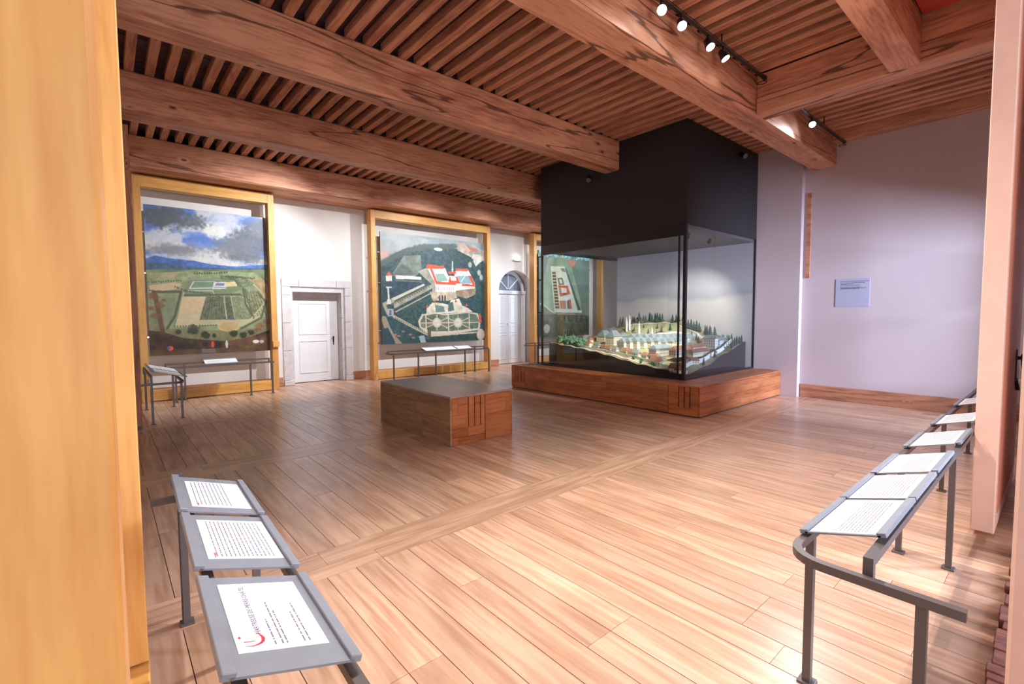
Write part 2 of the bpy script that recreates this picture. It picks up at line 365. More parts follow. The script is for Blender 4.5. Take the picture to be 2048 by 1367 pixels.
dpart(MB().box(10.42, 10.52, YD-.02, YD+.04, 0, 2.22), 'jamb', white_paint, door2, .004)
for x0, x1 in ((9.17, 9.795), (9.80, 10.42)):
    lf = dpart(MB().box(x0, x1, YD, YD+.045, .012, 2.215), 'leaf', white_paint, door2, .003)
    for z0, z1 in ((.15, .93), (1.0, 1.22), (1.30, 2.12)): panel(x0+.09, x1-.07, z0, z1, YD, white_paint, lf)
MBk = MB().cyl((9.765, YD, 1.28), (9.765, YD-.05, 1.28), .018); MBk.cyl((9.765, YD-.05, 1.28), (9.765, YD-.06, 1.28), .026); dpart(MBk, 'door_knob', white_paint, door2)
# plaster over the leaves, closing the niche behind
MB().box(9.0, 10.8, 11.68, 11.72, -.02, 3.1).build('wall_niche', plaster, kind='structure')
MB().box(3.0, 4.6, 11.68, 11.72, -.02, 2.4).build('wall_niche', plaster, kind='structure')
# emergency light over the arch
el = empty('emergency_light', 'small white emergency lamp over the arched white double door', 'lamp', (9.89, WY, 3.30))
MB().box(-.15, .15, -.06, 0, -.07, -.02).build('housing', white_paint, el, bevel=.008)
m = MB(); 
for i in range(8):
    a0, a1 = math.radians(180*i/8), math.radians(180*(i+1)/8)
    m.add([(-.09,-.03,-.02),(-.09+.0,-.03,-.02)],[])
dome = MB().cyl((0, -.035, -.02), (0, -.035, .06), .06, .045, 16); dome.build('diffuser', emis('emergency_glow', (.85, .9, 1, 1), 14), el, smooth=True)

# ------------------------------------------------------------------ ceiling: deck boards, joists, beams
ceiling = MB().box(-1.2, 15.6, -1.2, 12.6, 4.795, 4.95).build('ceiling', core, kind='structure')
y = -.9
while y < 11.3:
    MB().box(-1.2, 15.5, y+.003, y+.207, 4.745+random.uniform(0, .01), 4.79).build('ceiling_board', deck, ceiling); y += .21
JB, BB = 4.632, 4.12                # underside of joists, underside of beams
jbank = {}
def joist(x, y0, y1, wd=.098, zb=JB, zt=4.742):
    k = (round(y1-y0, 2), wd, zb)
    if k not in jbank:
        t = MB().box(0, wd, 0, y1-y0, 0, zt-zb).build('joist', fir_y, bevel=.006); jbank[k] = t.data; bpy.data.objects.remove(t)
    o = obj('joist', jbank[k], ceiling); o.location = (x+random.uniform(-.006, .006), y0, zb+random.uniform(-.004, .004)); o.rotation_euler = (0, 0, random.uniform(-.0015, .0015))
JS = .2135
for k in range(62): joist(.662-.208*6+.208*k, 8.10, 10.42)
for k in range(48): joist(.308-.207*3+.207*k, 5.60, 7.80)
for k in range(40): joist(2.376-.2144*5+.2144*k, 3.06, 5.36)
x = 1.09
while x < 6.45:
    joist(x, (1.36 if x > 3.5 else -1.1), 2.78); x += JS
x = 6.86
while x < 9.45:
    joist(x, -.12, 2.78); x += JS
joist(9.62, -.12, 2.78, .235, 4.50)
def beam(name, x0, x1, y0, y1, z0, z1, mat, bev=.018, sub=26):
    m = MB().box(x0, x1, y0, y1, z0, z1); o = m.build(name, mat, ceiling, bevel=bev); return o
beam('beam', -1.2, WX, 2.735, 3.10, BB, JB-.004, fir_x)
beam('beam', -1.2, 7.095, 5.30, 5.62, BB, JB-.004, fir_x)
beam('beam', -1.2, 15.4, 7.75, 8.13, BB, JB-.004, fir_x)
beam('beam', -1.2, 15.4, 10.38, WY-.003, BB, JB-.004, fir_x)
# a long drying crack along each beam face, as a recessed dark line
# cross beam with its lower lamella, hatch beam, red hatch
beam('cross_beam', 6.54, 6.80, -.12, 2.732, 4.34, JB-.004, fir_yb, .008)
beam('cross_beam', 6.52, 6.80, -.12, 2.728, BB, 4.332, fir_yb, .012)
beam('hatch_beam', 3.6, 6.516, 1.09, 1.35, BB, 4.60, fir_x, .012)
MB().box(3.6, 6.50, -.12, 1.085, 4.60, 4.66).build('hatch_panel', red_panel, ceiling)

# ------------------------------------------------------------------ timber picture frames
def picture_frame(x0, x1, yf, label, zt=4.085, depth=.22, pw=.115, rail=.2):
    o = empty('picture_frame', label, 'frame', ((x0+x1)/2, yf, 0)); c = (x0+x1)/2
    for a in (x0, x1-pw):
        MB().box(a-c, a+pw-c, 0, depth, .0, zt).build('post', pine_z, o, bevel=.004)
    MB().box(x0+pw-c, x1-pw-c, 0, depth, zt-.2, zt-.001).build('top_rail', pine_x, o, bevel=.004)
    MB().box(x0+pw-c, x1-pw-c, 0, depth, .012, rail).build('bottom_rail', pine_x, o, bevel=.004)
    return o
picture_frame(.47, 2.78, 10.85, 'tall honey pine frame around the landscape with blue mountains')
picture_frame(4.90, 8.50, 10.85, 'wide honey pine frame around the red-roofed hillside monastery painting')
picture_frame(10.22, 13.62, 10.85, 'honey pine frame behind the glass case, around the green charterhouse painting')
blk = MB().box(-.055, .065, -.02, .02, -.06, .06).build('wedge_block', pine_z); tag(blk, 'small bright pine block fixed on the post beside the white panelled door', 'block'); blk.location = (2.73, 10.83, .97)

# painted pictures: colour grid on a thin canvas
def fbm(h, w, s0, seed, octs=4, ax=1.0):
    r = np.random.RandomState(seed); out = np.zeros((h, w)); amp = 1; tot = 0; s = s0
    for _ in range(octs):
        gh, gw = max(2, int(s*h/w/ax)+2), int(s)+2; g = r.rand(gh, gw)
        yy = np.linspace(0, gh-1.001, h); xx = np.linspace(0, gw-1.001, w); yi = yy.astype(int); xi = xx.astype(int)
        fy = (yy-yi)[:, None]; fx = (xx-xi)[None, :]; fy = fy*fy*(3-2*fy); fx = fx*fx*(3-2*fx)
        a = g[yi][:, xi]*(1-fx)+g[yi][:, xi+1]*fx; b_ = g[yi+1][:, xi]*(1-fx)+g[yi+1][:, xi+1]*fx
        out += amp*(a*(1-fy)+b_*fy); tot += amp; amp *= .55; s *= 2
    return out/tot
class Canvas:
    def __init__(s, W, H, quad):
        s.W, s.H = W, H; s.a = np.zeros((H, W, 3)); s.Y, s.X = np.mgrid[0:H, 0:W].astype(float)+.5
        src = quad; dst = [(0,0),(W,0),(W,H),(0,H)]; A = []; B = []
        for (x, y), (u, v) in zip(src, dst):
            A.append([x,y,1,0,0,0,-u*x,-u*y]); B.append(u); A.append([0,0,0,x,y,1,-v*x,-v*y]); B.append(v)
        s.h = np.append(np.linalg.solve(np.array(A, float), np.array(B, float)), 1).reshape(3, 3)
    def uv(s, p):
        q = s.h @ np.array([p[0], p[1], 1.0]); return q[0]/q[2], q[1]/q[2]
    def put(s, m, col, al=1):
        c = np.array(col)/255.; m = (m*al)[..., None]; s.a = s.a*(1-m)+c*m
    def mask(s, pts, raw=False):
        P = pts if raw else [s.uv(p) for p in pts]; m = np.zeros((s.H, s.W), bool); n = len(P)
        for i in range(n):
            x0, y0 = P[i]; x1, y1 = P[(i+1) % n]
            if abs(y1-y0) < 1e-9: continue
            c = (s.Y > min(y0, y1)) & (s.Y <= max(y0, y1)); xi = x0+(s.Y-y0)*(x1-x0)/(y1-y0); m ^= c & (s.X < xi)
        return m.astype(float)
    def poly(s, pts, col, al=1, tex=0, seed=1, sc=30):
        m = s.mask(pts)
        if tex: 
            n = fbm(s.H, s.W, sc, seed, 2); m = m*1.0; c = np.array(col)/255.; cc = np.clip(c*(1+tex*(n[..., None]-.5)*2), 0, 1)
            s.a = s.a*(1-(m*al)[..., None])+cc*(m*al)[..., None]
        else: s.put(m, col, al)
    def line(s, pts, w, col, al=1):
        P = [s.uv(p) for p in pts]; d = np.full((s.H, s.W), 1e9)
        for (x0, y0), (x1, y1) in zip(P, P[1:]):
            L = (x1-x0)**2+(y1-y0)**2+1e-9; t = np.clip(((s.X-x0)*(x1-x0)+(s.Y-y0)*(y1-y0))/L, 0, 1)
            d = np.minimum(d, np.hypot(s.X-x0-t*(x1-x0), s.Y-y0-t*(y1-y0)))
        s.put(np.clip(w/2+.5-d, 0, 1), col, al)
    def ell(s, c, rx, ry, col, al=1, soft=.15, jag=0, seed=3):
        x, y = s.uv(c); x1, y1 = s.uv((c[0]+rx, c[1])); x2, y2 = s.uv((c[0], c[1]+ry)); a = math.hypot(x1-x, y1-y); b = math.hypot(x2-x, y2-y)
        d = np.hypot((s.X-x)/a, (s.Y-y)/b)
        if jag: d = d+jag*(fbm(s.H, s.W, 40, seed, 3)-.5)*2
        s.put(np.clip((1-d)/soft, 0, 1), col, al)
    def build(s, name, width, height, parent=None, thick=.035):
        W, H = s.W, s.H; a = np.clip(s.a, 0, 1); lin = np.where(a <= .04045, a/12.92, ((a+.055)/1.055)**2.4)
        xs = np.linspace(-width/2, width/2, W); zs_ = np.linspace(height, 0, H)
        vx, vz = np.meshgrid(xs, zs_); co = np.stack([vx, np.zeros_like(vx), vz], -1).reshape(-1, 3)
        i = (np.arange(H-1)[:, None]*W+np.arange(W-1)[None, :]).ravel(); q = np.stack([i, i+W, i+W+1, i+1], 1)
        me = bpy.data.meshes.new(name); me.vertices.add(len(co)); me.vertices.foreach_set('co', co.ravel())
        me.loops.add(len(q)*4); me.loops.foreach_set('vertex_index', q.ravel().astype(np.int32))
        me.polygons.add(len(q)); me.polygons.foreach_set('loop_start', np.arange(0, len(q)*4, 4, dtype=np.int32)); me.polygons.foreach_set('loop_total', np.full(len(q), 4, np.int32))
        me.update(); ca = me.color_attributes.new('paint', 'FLOAT_COLOR', 'POINT')
        ca.data.foreach_set('color', np.concatenate([lin.reshape(-1, 3), np.ones((W*H, 1))], 1).astype(np.float32).ravel())
        m, nt, b = new_mat(name+'_paint'); n = nt.nodes.new('ShaderNodeVertexColor'); n.layer_name = 'paint'
        nt.links.new(n.outputs[0], b.inputs['Base Color']); b.inputs['Roughness'].default_value = .45; b.inputs['Specular IOR Level'].default_value = .35
        me.materials.append(m); o = obj(name, me, parent); return o
def painting(cv, x0, x1, z0, z1, yf, label):
    o = empty('painting', label, 'painting', ((x0+x1)/2, yf, z0)); w_, h_ = x1-x0, z1-z0
    c = cv.build('painted_surface', w_, h_, o)
    MB().box(-w_/2, w_/2, .002, .04, 0, h_).build('stretcher', plain('canvas_edge', sr(96, 62, 48), .8), o)
    for z in (.35, h_*.55, h_-.5):
        for sx in (-1, 1): MB().bar((sx*(w_/2+.005), .03, z), (sx*(w_/2+.07), .03, z), .02, .025).build('bracket', chrome, o)
    return o
# --- painting 1 (coordinates read off an enlarged view of the photograph)
def paint1():
    c = Canvas(250, 330, [(140,198),(757,265),(790,940),(175,965)]); H, W = c.H, c.W; V = c.Y/H; U = c.X/W
    n1 = fbm(H, W, 4, 11, 5, .6); n2 = fbm(H, W, 7, 5, 5, .5); n3 = fbm(H, W, 40, 8, 3)
    c.put(np.ones((H, W)), (96, 128, 196)); c.put(np.clip((.42-V)*3, 0, 1), (72, 108, 190), .5)
    c.put(np.clip((n1-.45)*7, 0, 1), (196, 200, 205), .9)
    c.put(np.clip((V-.2)*6, 0, 1)*np.clip((n2-.35)*5, 0, 1), (214, 212, 200), .8)
    for (p, rx, ry, col, al) in (((250,260),150,75,(82,88,96),.95),((400,290),120,45,(90,96,104),.85),((690,380),130,110,(92,98,110),.95),((600,420),130,70,(110,114,122),.85),((740,320),70,60,(110,114,124),.8),((300,425),170,36,(128,128,128),.8),((500,330),80,45,(222,222,212),.9),((540,285),110,40,(186,196,216),.6),((680,470),110,30,(92,96,104),.7),((390,350),70,20,(90,130,205),.7)):
        c.ell(p, rx, ry, col, al, .5, .45, int(p[0]))
    c.poly([(150,470),(200,455),(280,470),(400,482),(480,498),(600,510),(770,500),(780,560),(160,560)], (70, 104, 168), 1, .2, 3)
    c.poly([(150,490),(230,492),(330,505),(460,515),(600,522),(770,515),(780,575),(160,575)], (66, 92, 120), 1, .2, 5)
    c.poly([(150,525),(780,525),(800,1000),(150,1000)], (112, 128, 92), 1, .25, 9, 12)
    c.poly([(160,545),(400,530),(700,540),(775,600),(775,640),(560,560),(170,600)], (128, 148, 104), 1, .2, 4)
    c.poly([(170,605),(300,588),(335,600),(300,625),(175,640)], (196, 172, 134)); c.poly([(240,545),(330,535),(300,560),(200,580)], (170, 150, 110), .8)
    c.poly([(600,560),(700,560),(770,640),(775,700),(700,620)], (150, 140, 96), .7, .3, 7)
    c.poly([(690,560),(775,585),(775,700),(740,640)], (168, 128, 84), .8, .3, 7)
    # walled estate
    c.poly([(345,655),(620,655),(745,700),(760,760),(640,815),(520,800),(300,815),(330,700)], (172, 170, 130))
    c.poly([(336,665),(455,663),(430,740),(318,760)], (206, 178, 136)); c.poly([(318,760),(425,745),(420,812),(300,815)], (198, 184, 142))
    c.poly([(458,662),(545,660),(560,780),(425,780)], (62, 74, 54), 1, .5, 21, 60); c.poly([(550,660),(580,660),(605,780),(568,780)], (56, 70, 52), 1, .5, 21, 60)
    c.poly([(585,662),(640,660),(700,775),(608,780)], (116, 128, 92), 1, .3, 6, 60)
    c.poly([(640,620),(730,640),(755,690),(720,755),(690,740),(660,680)], (120, 124, 86), 1, .5, 25, 50)
    for i in range(9): c.line([(466+i*11, 665), (440+i*15, 778)], .8, (120, 124, 88), .7)
    for i in range(6): c.line([(590+i*9, 665), (612+i*15, 778)], .8, (74, 86, 60), .7)
    for i in range(14):
        for j in range(6): c.ell((655+j*14+i*3, 640+i*9), 4, 4, (58, 66, 44), .8)
    c.poly([(345,630),(400,580),(500,580),(620,590),(640,625),(560,655),(350,655)], (92, 118, 82)); 
    c.poly([(395,585),(500,583),(490,620),(375,622)], (84, 124, 92)); c.line([(395,585),(500,585),(492,618),(374,620),(395,585)], 2.4, (206, 208, 214)); c.line([(395,583),(500,583)], 1.6, (70, 92, 150))
    c.poly([(500,588),(560,588),(560,622),(490,624)], (214, 210, 198)); c.poly([(508,594),(552,593),(548,606),(504,607)], (92, 110, 168)); c.poly([(556,590),(612,585),(616,608),(560,612)], (216, 196, 140)); c.line([(500,615),(560,615)], 1.5, (84, 104, 164))
    c.line([(350,632),(490,632),(500,650)], 2, (190, 190, 170)); c.poly([(530,555),(640,560),(650,615),(620,612),(600,580),(530,575)], (66, 90, 62), 1, .4, 31, 50)
    c.poly([(605,575),(650,560),(705,600),(650,618)], (96, 116, 80), 1, .4, 31, 50)
    for L in ([(330,640),(300,760),(262,822)], [(645,620),(660,700),(700,770)], [(345,655),(480,655),(630,650)], [(720,640),(765,690),(740,770),(640,825)], [(190,640),(330,635)]): c.line(L, 5, (52, 62, 44), .9)
    c.line([(740,560),(775,600)], 3, (80,84,60)); c.line([(345,640),(322,760),(300,815),(520,800)], 1.5, (196, 190, 150)); c.line([(700,600),(750,650),(752,700),(690,775),(630,812)], 3, (186, 176, 134))
    c.ell((575,812), 62, 32, (196, 170, 112)); c.ell((575,812), 50, 24, (176, 150, 96)); c.line([(560,778),(605,776)], 2.5, (72, 92, 160))
    c.poly([(150,800),(260,825),(520,835),(640,840),(790,800),(800,1000),(150,1000)], (116, 100, 66), .55, .3, 3)
    for i in range(16): c.ell((300+i*14, 812-i*.3), 5, 5, (60, 66, 44), .8)
    r_ = random.Random(4)
    for (xa, ya, xb, yb, k) in ((175,632,330,640,18),(345,632,480,650,16),(330,640,300,760,14),(300,760,262,822,10),(480,652,640,655,16),(655,625,700,765,16),(735,655,765,700,8),(300,612,350,630,6),(560,560,700,570,16),(400,545,560,540,14),(170,590,330,580,14)):
        for i in range(k):
            t = i/(k-1); c.ell((xa+(xb-xa)*t+r_.uniform(-2, 2), ya+(yb-ya)*t+r_.uniform(-2, 2)), 4.5, 5.5, (50, 60, 42), .85)
    for i in range(10): c.line([(345+i*11, 668), (322+i*11, 758)], .7, (188, 158, 118), .6)
    for i in range(12): c.line([(648+i*8, 560+i*3), (700+i*8, 640+i*4)], .7, (96, 110, 78), .5)
    for i in range(7): c.line([(180, 560+i*7), (400, 548+i*6)], .8, (150, 156, 112), .35)
    # foreground
    c.poly([(150,830),(240,840),(330,870),(430,880),(560,890),(680,870),(795,830),(800,1000),(150,1000)], (58, 42, 32), 1, .5, 17, 14)
    for p, r in (((395,830),34),((455,858),26),((600,850),24),((320,840),16),((650,860),22),((690,845),18),((500,860),14)): c.ell(p, r, r*.85, (42, 48, 32), 1, .3, .35, int(p[0]))
    c.line([(195,640),(215,720),(240,850)], 9, (78, 50, 38)); 
    for p, r in (((190,660),34),((225,705),36),((180,720),26),((200,760),30),((240,680),18)): c.ell(p, r, r*.5, (104, 62, 40), .85, .4, .5, int(p[1]))
    for p, r in (((740,810),34),((770,790),26),((720,830),24)): c.ell(p, r, r*.5, (112, 70, 44), .85, .4, .5, int(p[0]))
    c.poly([(560,890),(660,870),(790,850),(795,940),(600,935)], (134, 88, 56), .6, .4, 18, 16); c.poly([(180,930),(440,930),(790,905),(795,1000),(170,1000)], (92, 70, 46), .8, .4, 19, 16)
    c.ell((278,925), 16, 13, (226, 84, 40)); c.ell((268,922), 9, 9, (58, 92, 170)); c.ell((493,905), 9, 18, (214, 70, 44)); c.poly([(437,928),(508,928),(508,948),(437,948)], (112, 100, 92))
    c.ell((455,905), 16, 12, (34, 26, 26)); c.ell((525,905), 18, 13, (34, 28, 30)); c.ell((565,905), 7, 22, (214, 206, 196)); c.ell((715,892), 18, 10, (222, 218, 212)); c.ell((745,892), 12, 9, (180, 176, 170)); c.ell((773,882), 6, 10, (60, 88, 170))
    c.put(np.clip((V-.42)*20, 0, 1)*np.clip((.86-V)*20, 0, 1), (176, 168, 140), .22); c.put(np.ones((H, W)), (170, 170, 168), .06); c.a *= (1+.12*(n3[..., None]-.5)); return c
# --- painting 2
def paint2():
    c = Canvas(300, 260, [(192,268),(875,350),(878,970),(213,1000)]); H, W = c.H, c.W; V = c.Y/H; U = c.X/W; n = fbm(H, W, 40, 8, 3); n2 = fbm(H, W, 6, 13, 4)
    c.put(np.ones((H, W)), (58, 82, 84)); c.poly([(180,250),(900,250),(900,480),(180,520)], (138, 154, 160), 1, .25, 3, 5)
    c.poly([(190,260),(420,300),(520,330),(400,400),(195,420)], (168, 170, 172), .7, .2, 5, 5); c.ell((225,430), 60, 60, (204, 152, 130), .8, .7)
    c.poly([(195,480),(260,430),(350,385),(430,372),(520,370),(700,385),(760,420),(870,440),(880,1000),(210,1000)], (44, 70, 74), 1, .35, 9, 60)
    for i in range(26):
        t = i/25; c.ell((205+t*470, 478-110*math.sin(min(1, t*1.6)*1.4)), 30, 22, (70, 82, 80), .8, .4, .4, i)
    c.poly([(280,540),(350,430),(460,425),(470,520),(420,570),(300,575)], (112, 122, 112), 1, .2, 4); c.poly([(270,560),(340,480),(440,555)], (88, 98, 94), 1, .2, 4)
    c.poly([(700,350),(800,360),(870,400),(875,460),(820,490),(790,440),(700,395)], (170, 160, 148), 1, .35, 6, 16); c.poly([(750,385),(835,370),(870,410),(800,420)], (120,140,140), .5)
    c.poly([(695,345),(745,350),(790,400),(770,408)], (206, 168, 152)); c.poly([(775,375),(830,385),(835,408),(790,405)], (186, 108, 88)); c.ell((575,388), 30, 11, (206, 210, 208))
    c.poly([(800,420),(870,425),(865,455),(820,500),(795,450)], (196, 190, 176), 1, .3, 8, 20)
    for p in ((840,540),(855,570),(782,488)): c.ell(p, 12, 20, (184, 186, 178), .9)
    # hill with houses
    c.poly([(440,530),(520,500),(640,560),(640,680),(530,700),(540,620)], (146, 142, 128), 1, .2, 3)
    c.poly([(300,555),(465,565),(465,585),(300,578)], (206, 208, 200)); c.line([(300,588),(470,598)], 4, (90, 100, 92))
    c.poly([(235,560),(272,556),(274,592),(236,592)], (208, 204, 196)); c.poly([(232,560),(255,528),(275,556)], (206, 78, 52))
    c.poly([(210,600),(450,600),(480,615),(270,720),(215,700)], (42, 64, 76), 1, .3, 7, 40)
    c.poly([(270,705),(480,610),(490,620),(275,725)], (196, 190, 172)); c.poly([(285,735),(560,600),(575,620),(290,770)], (150, 146, 130), 1, .15)
    c.line([(270,740),(500,630)], 3, (108, 106, 88)); c.line([(300,790),(540,665)], 3, (170, 164, 146)); c.line([(250,800),(225,740),(280,720)], 8, (160, 152, 134))
    c.line([(250,640),(257,735)], 4, (214, 210, 198)); c.line([(240,632),(270,632)], 3, (214, 210, 198)); c.poly([(245,710),(268,710),(270,740),(243,740)], (214, 208, 196)); c.poly([(250,770),(285,770),(288,815),(250,820)], (176, 160, 148)); c.poly([(258,778),(272,778),(272,812),(258,812)], (60, 96, 150))
    c.poly([(330,800),(520,690),(540,730),(500,790),(430,870),(380,850)], (50, 74, 74), 1, .35, 5, 60)
    c.line([(290,820),(420,890),(510,935)], 7, (176, 164, 144)); c.line([(225,835),(250,900),(290,960),(340,1000)], 14, (150, 138, 120)); c.line([(350,780),(430,740),(530,700)], 5, (58, 84, 76))
    c.poly([(215,900),(250,890),(300,985),(215,1000)], (46, 70, 80)); c.poly([(255,840),(400,900),(440,1000),(350,1000),(280,920)], (48, 76, 82), 1, .2)
    # monastery
    c.poly([(500,500),(620,510),(640,560),(680,560),(690,520),(770,520),(815,610),(815,640),(690,660),(680,675),(560,665),(555,600),(530,560)], (222, 214, 202))
    c.poly([(555,545),(610,545),(640,590),(570,600)], (128, 158, 150)); c.poly([(700,560),(775,560),(795,610),(720,610)], (128, 168, 176)); c.line([(725,598),(750,560)],2,(226,224,214))
    for P in ([(497,495),(512,483),(600,498),(612,500),(610,515),(500,512)], [(555,595),(690,605),(690,620),(560,612)], [(640,530),(690,530),(692,545),(640,545)], [(690,510),(768,515),(770,530),(690,528)], [(650,565),(700,565),(720,610),(640,608)], [(770,560),(790,560),(815,615),(800,618)], [(730,610),(812,618),(812,630),(730,625)], [(520,510),(535,510),(570,600),(555,600)]): c.poly(P, (208, 76, 48))
    c.poly([(690,530),(770,532),(772,560),(700,560)], (228, 222, 212)); c.poly([(655,568),(690,568),(694,590),(660,590)], (228, 222, 212)); c.line([(668,470),(668,530)], 3, (206, 214, 214)); c.poly([(661,525),(668,490),(675,525)], (190, 202, 200))
    for i in range(10): c.line([(565+i*12, 632), (566+i*12, 650)], 1.6, (150, 140, 134))
    for i in range(9): c.line([(706+i*8, 535), (706+i*8, 552)], 1.2, (170, 160, 156))
    for x_ in (510, 605): c.poly([(x_-8,497),(x_,480),(x_+8,497)], (208, 76, 48))
    c.poly([(520,660),(690,665),(700,700),(640,720),(540,720)], (182, 166, 142), 1, .15); 
    for x_ in (585, 602, 620): c.poly([(x_-6,690),(x_,682),(x_+6,690),(x_+6,720),(x_-6,720)], (62, 58, 56))
    c.poly([(690,655),(820,640),(815,680),(760,705),(700,690)], (150, 128, 104), 1, .3, 4, 30)
    r_ = random.Random(6)
    for i in range(120):
        x_ = r_.uniform(215, 870); y_ = r_.uniform(440, 980); u_, v_ = c.uv((x_, y_)); px_ = c.a[int(min(max(v_, 0), H-1)), int(min(max(u_, 0), W-1))]
        if px_.sum() < 1.15: c.ell((x_, y_), r_.uniform(6, 13), r_.uniform(5, 9), r_.choice([(34, 56, 62), (60, 88, 88), (74, 98, 90)]), .7, .4, .5, i)
    for i in range(16):
        t = i/15; c.ell((285+t*230, 742-t*112), 4, 5, (56, 76, 62), .9); c.ell((330+t*190, 800-t*100), 4, 5, (50, 72, 62), .8); c.ell((300+t*200, 830+t*95), 4, 5, (60, 84, 70), .8)
    # terrace and parterre
    c.poly([(500,770),(540,730),(600,735),(640,745),(660,715),(710,705),(730,750),(765,765),(800,790),(640,800),(500,800)], (206, 196, 176), 1, .15); c.poly([(555,745),(610,755),(620,790),(560,795)], (96, 118, 110)); c.poly([(640,735),(670,725),(680,780),(640,790)], (70, 96, 92))
    for x_, y_ in ((505,765),(555,735),(760,755),(690,730),(845,820)): c.poly([(x_-9,y_),(x_,y_-22),(x_+9,y_)], (206, 82, 58))
    c.poly([(445,850),(470,805),(560,795),(620,805),(680,800),(760,790),(830,800),(850,840),(845,905),(640,935),(520,940),(455,890)], (206, 192, 170))
    c.poly([(460,850),(480,815),(560,803),(620,812),(690,806),(760,798),(822,808),(838,845),(832,895),(640,915),(530,915),(465,885)], (88, 104, 88), 1, .25, 5, 40)
    for cx, cy in ((568,860),(704,860)):
        for k in range(8):
            a = math.pi*k/4; c.line([(cx, cy), (cx+(110 if k % 4 else 75)*math.cos(a), cy+50*math.sin(a))], 2.2, (204, 178, 152))
        c.ell((cx, cy), 30, 34, (204, 178, 152)); c.ell((cx, cy), 20, 24, (196, 206, 200))
    for x_ in (495, 640, 775): c.line([(x_, 806), (x_+4, 912)], 3, (214, 196, 172))
    c.line([(455,862),(835,858)], 2.5, (204, 178, 152)); c.poly([(835,805),(850,810),(858,860),(840,860)], (200, 82, 62)); c.line([(520,945),(820,925)], 7, (196, 182, 158)); c.poly([(505,890),(530,890),(530,965),(508,962)], (86, 84, 60))
    c.poly([(520,950),(830,925),(875,900),(880,1000),(520,1000)], (40, 58, 54), .9, .3, 8, 30); c.ell((850,935), 27, 38, (200, 186, 166)); c.poly([(450,945),(485,940),(497,985),(465,990)], (150, 178, 180)); 
    for p in ((300,935),(350,915),(395,935),(415,955),(320,945)): c.ell(p, 12, 6, (190, 120, 100), .8)
    c.put(np.ones((H, W)), (150, 160, 158), .10); c.a *= (1+.14*(n[..., None]-.5)); return c
# --- painting 3, seen through the case
def paint3():
    c = Canvas(260, 250, [(100,110),(790,160),(790,1250),(100,1330)]); H, W = c.H, c.W; n = fbm(H, W, 30, 4, 4)
    c.put(np.ones((H, W)), (94, 112, 98)); c.poly([(100,100),(800,100),(800,230),(100,200)], (110, 150, 150), 1, .7, 5, 30)
    c.poly([(240,210),(520,200),(700,900),(310,960),(130,860),(160,560)], (122, 146, 120), 1, .2, 3, 6); c.poly([(480,230),(620,230),(560,360),(520,300)], (176, 110, 84), .9)
    c.poly([(270,330),(460,325),(690,935),(320,960)], (206, 208, 186)); c.poly([(285,400),(335,400),(390,915),(330,920)], (66, 64, 50))
    for i in range(13): c.line([(280+i*4, 400+i*43), (345+i*4, 398+i*43)], 3, (206, 190, 140))
    c.poly([(465,350),(480,350),(680,915),(640,925)], (66, 80, 72)); c.poly([(400,350),(455,348),(475,400),(420,390)], (96, 128, 116)); c.poly([(360,485),(430,480),(455,575),(380,585)], (84, 110, 106)); c.poly([(385,505),(415,502),(430,555),(398,560)], (206, 206, 190))
    c.poly([(370,590),(500,585),(535,700),(395,745)], (208, 74, 54)); c.poly([(410,620),(480,620),(490,680),(420,690)], (214, 208, 204)); c.poly([(375,620),(405,620),(410,690),(385,690)], (120, 140, 110)); c.poly([(430,690),(480,688),(482,712),(440,715)], (84, 96, 70))
    c.poly([(400,748),(530,740),(545,775),(490,795),(405,795)], (216, 220, 214)); c.poly([(400,795),(480,795),(480,910),(420,912)], (164, 128, 104)); c.poly([(390,800),(410,800),(420,910),(405,910)], (196, 84, 62)); c.poly([(500,780),(540,775),(560,900),(530,905)], (190, 92, 70))
    c.poly([(490,795),(510,795),(530,905),(500,905)], (70, 70, 66)); c.poly([(320,930),(690,915),(690,950),(330,965)], (208, 212, 206)); c.poly([(360,975),(600,960),(600,1010),(370,1030)], (168, 140, 116))
    c.poly([(110,1000),(800,980),(800,1350),(110,1350)], (58, 62, 52), .8, .5, 8, 20); c.line([(130,860),(200,890),(270,950),(330,975)], 5, (190, 186, 150)); c.ell((215,1200), 45, 70, (186, 180, 160))
    for i in range(5): c.line([(480, 1000), (440+i*40, 1300)], 2, (150, 146, 120), .8)
    c.a *= (1+.2*(n[..., None]-.5)); return c
painting(paint1(), .625, 2.655, .83, 3.605, 11.0, 'tall oil painting of a walled estate in fields below blue mountains')
painting(paint2(), 5.20, 8.39, .84, 3.61, 11.0, 'wide oil painting of a red-roofed monastery on a dark green hillside')
painting(paint3(), 10.55, 13.02, .84, 3.61, 11.0, 'green oil painting of a walled charterhouse seen through the glass case')

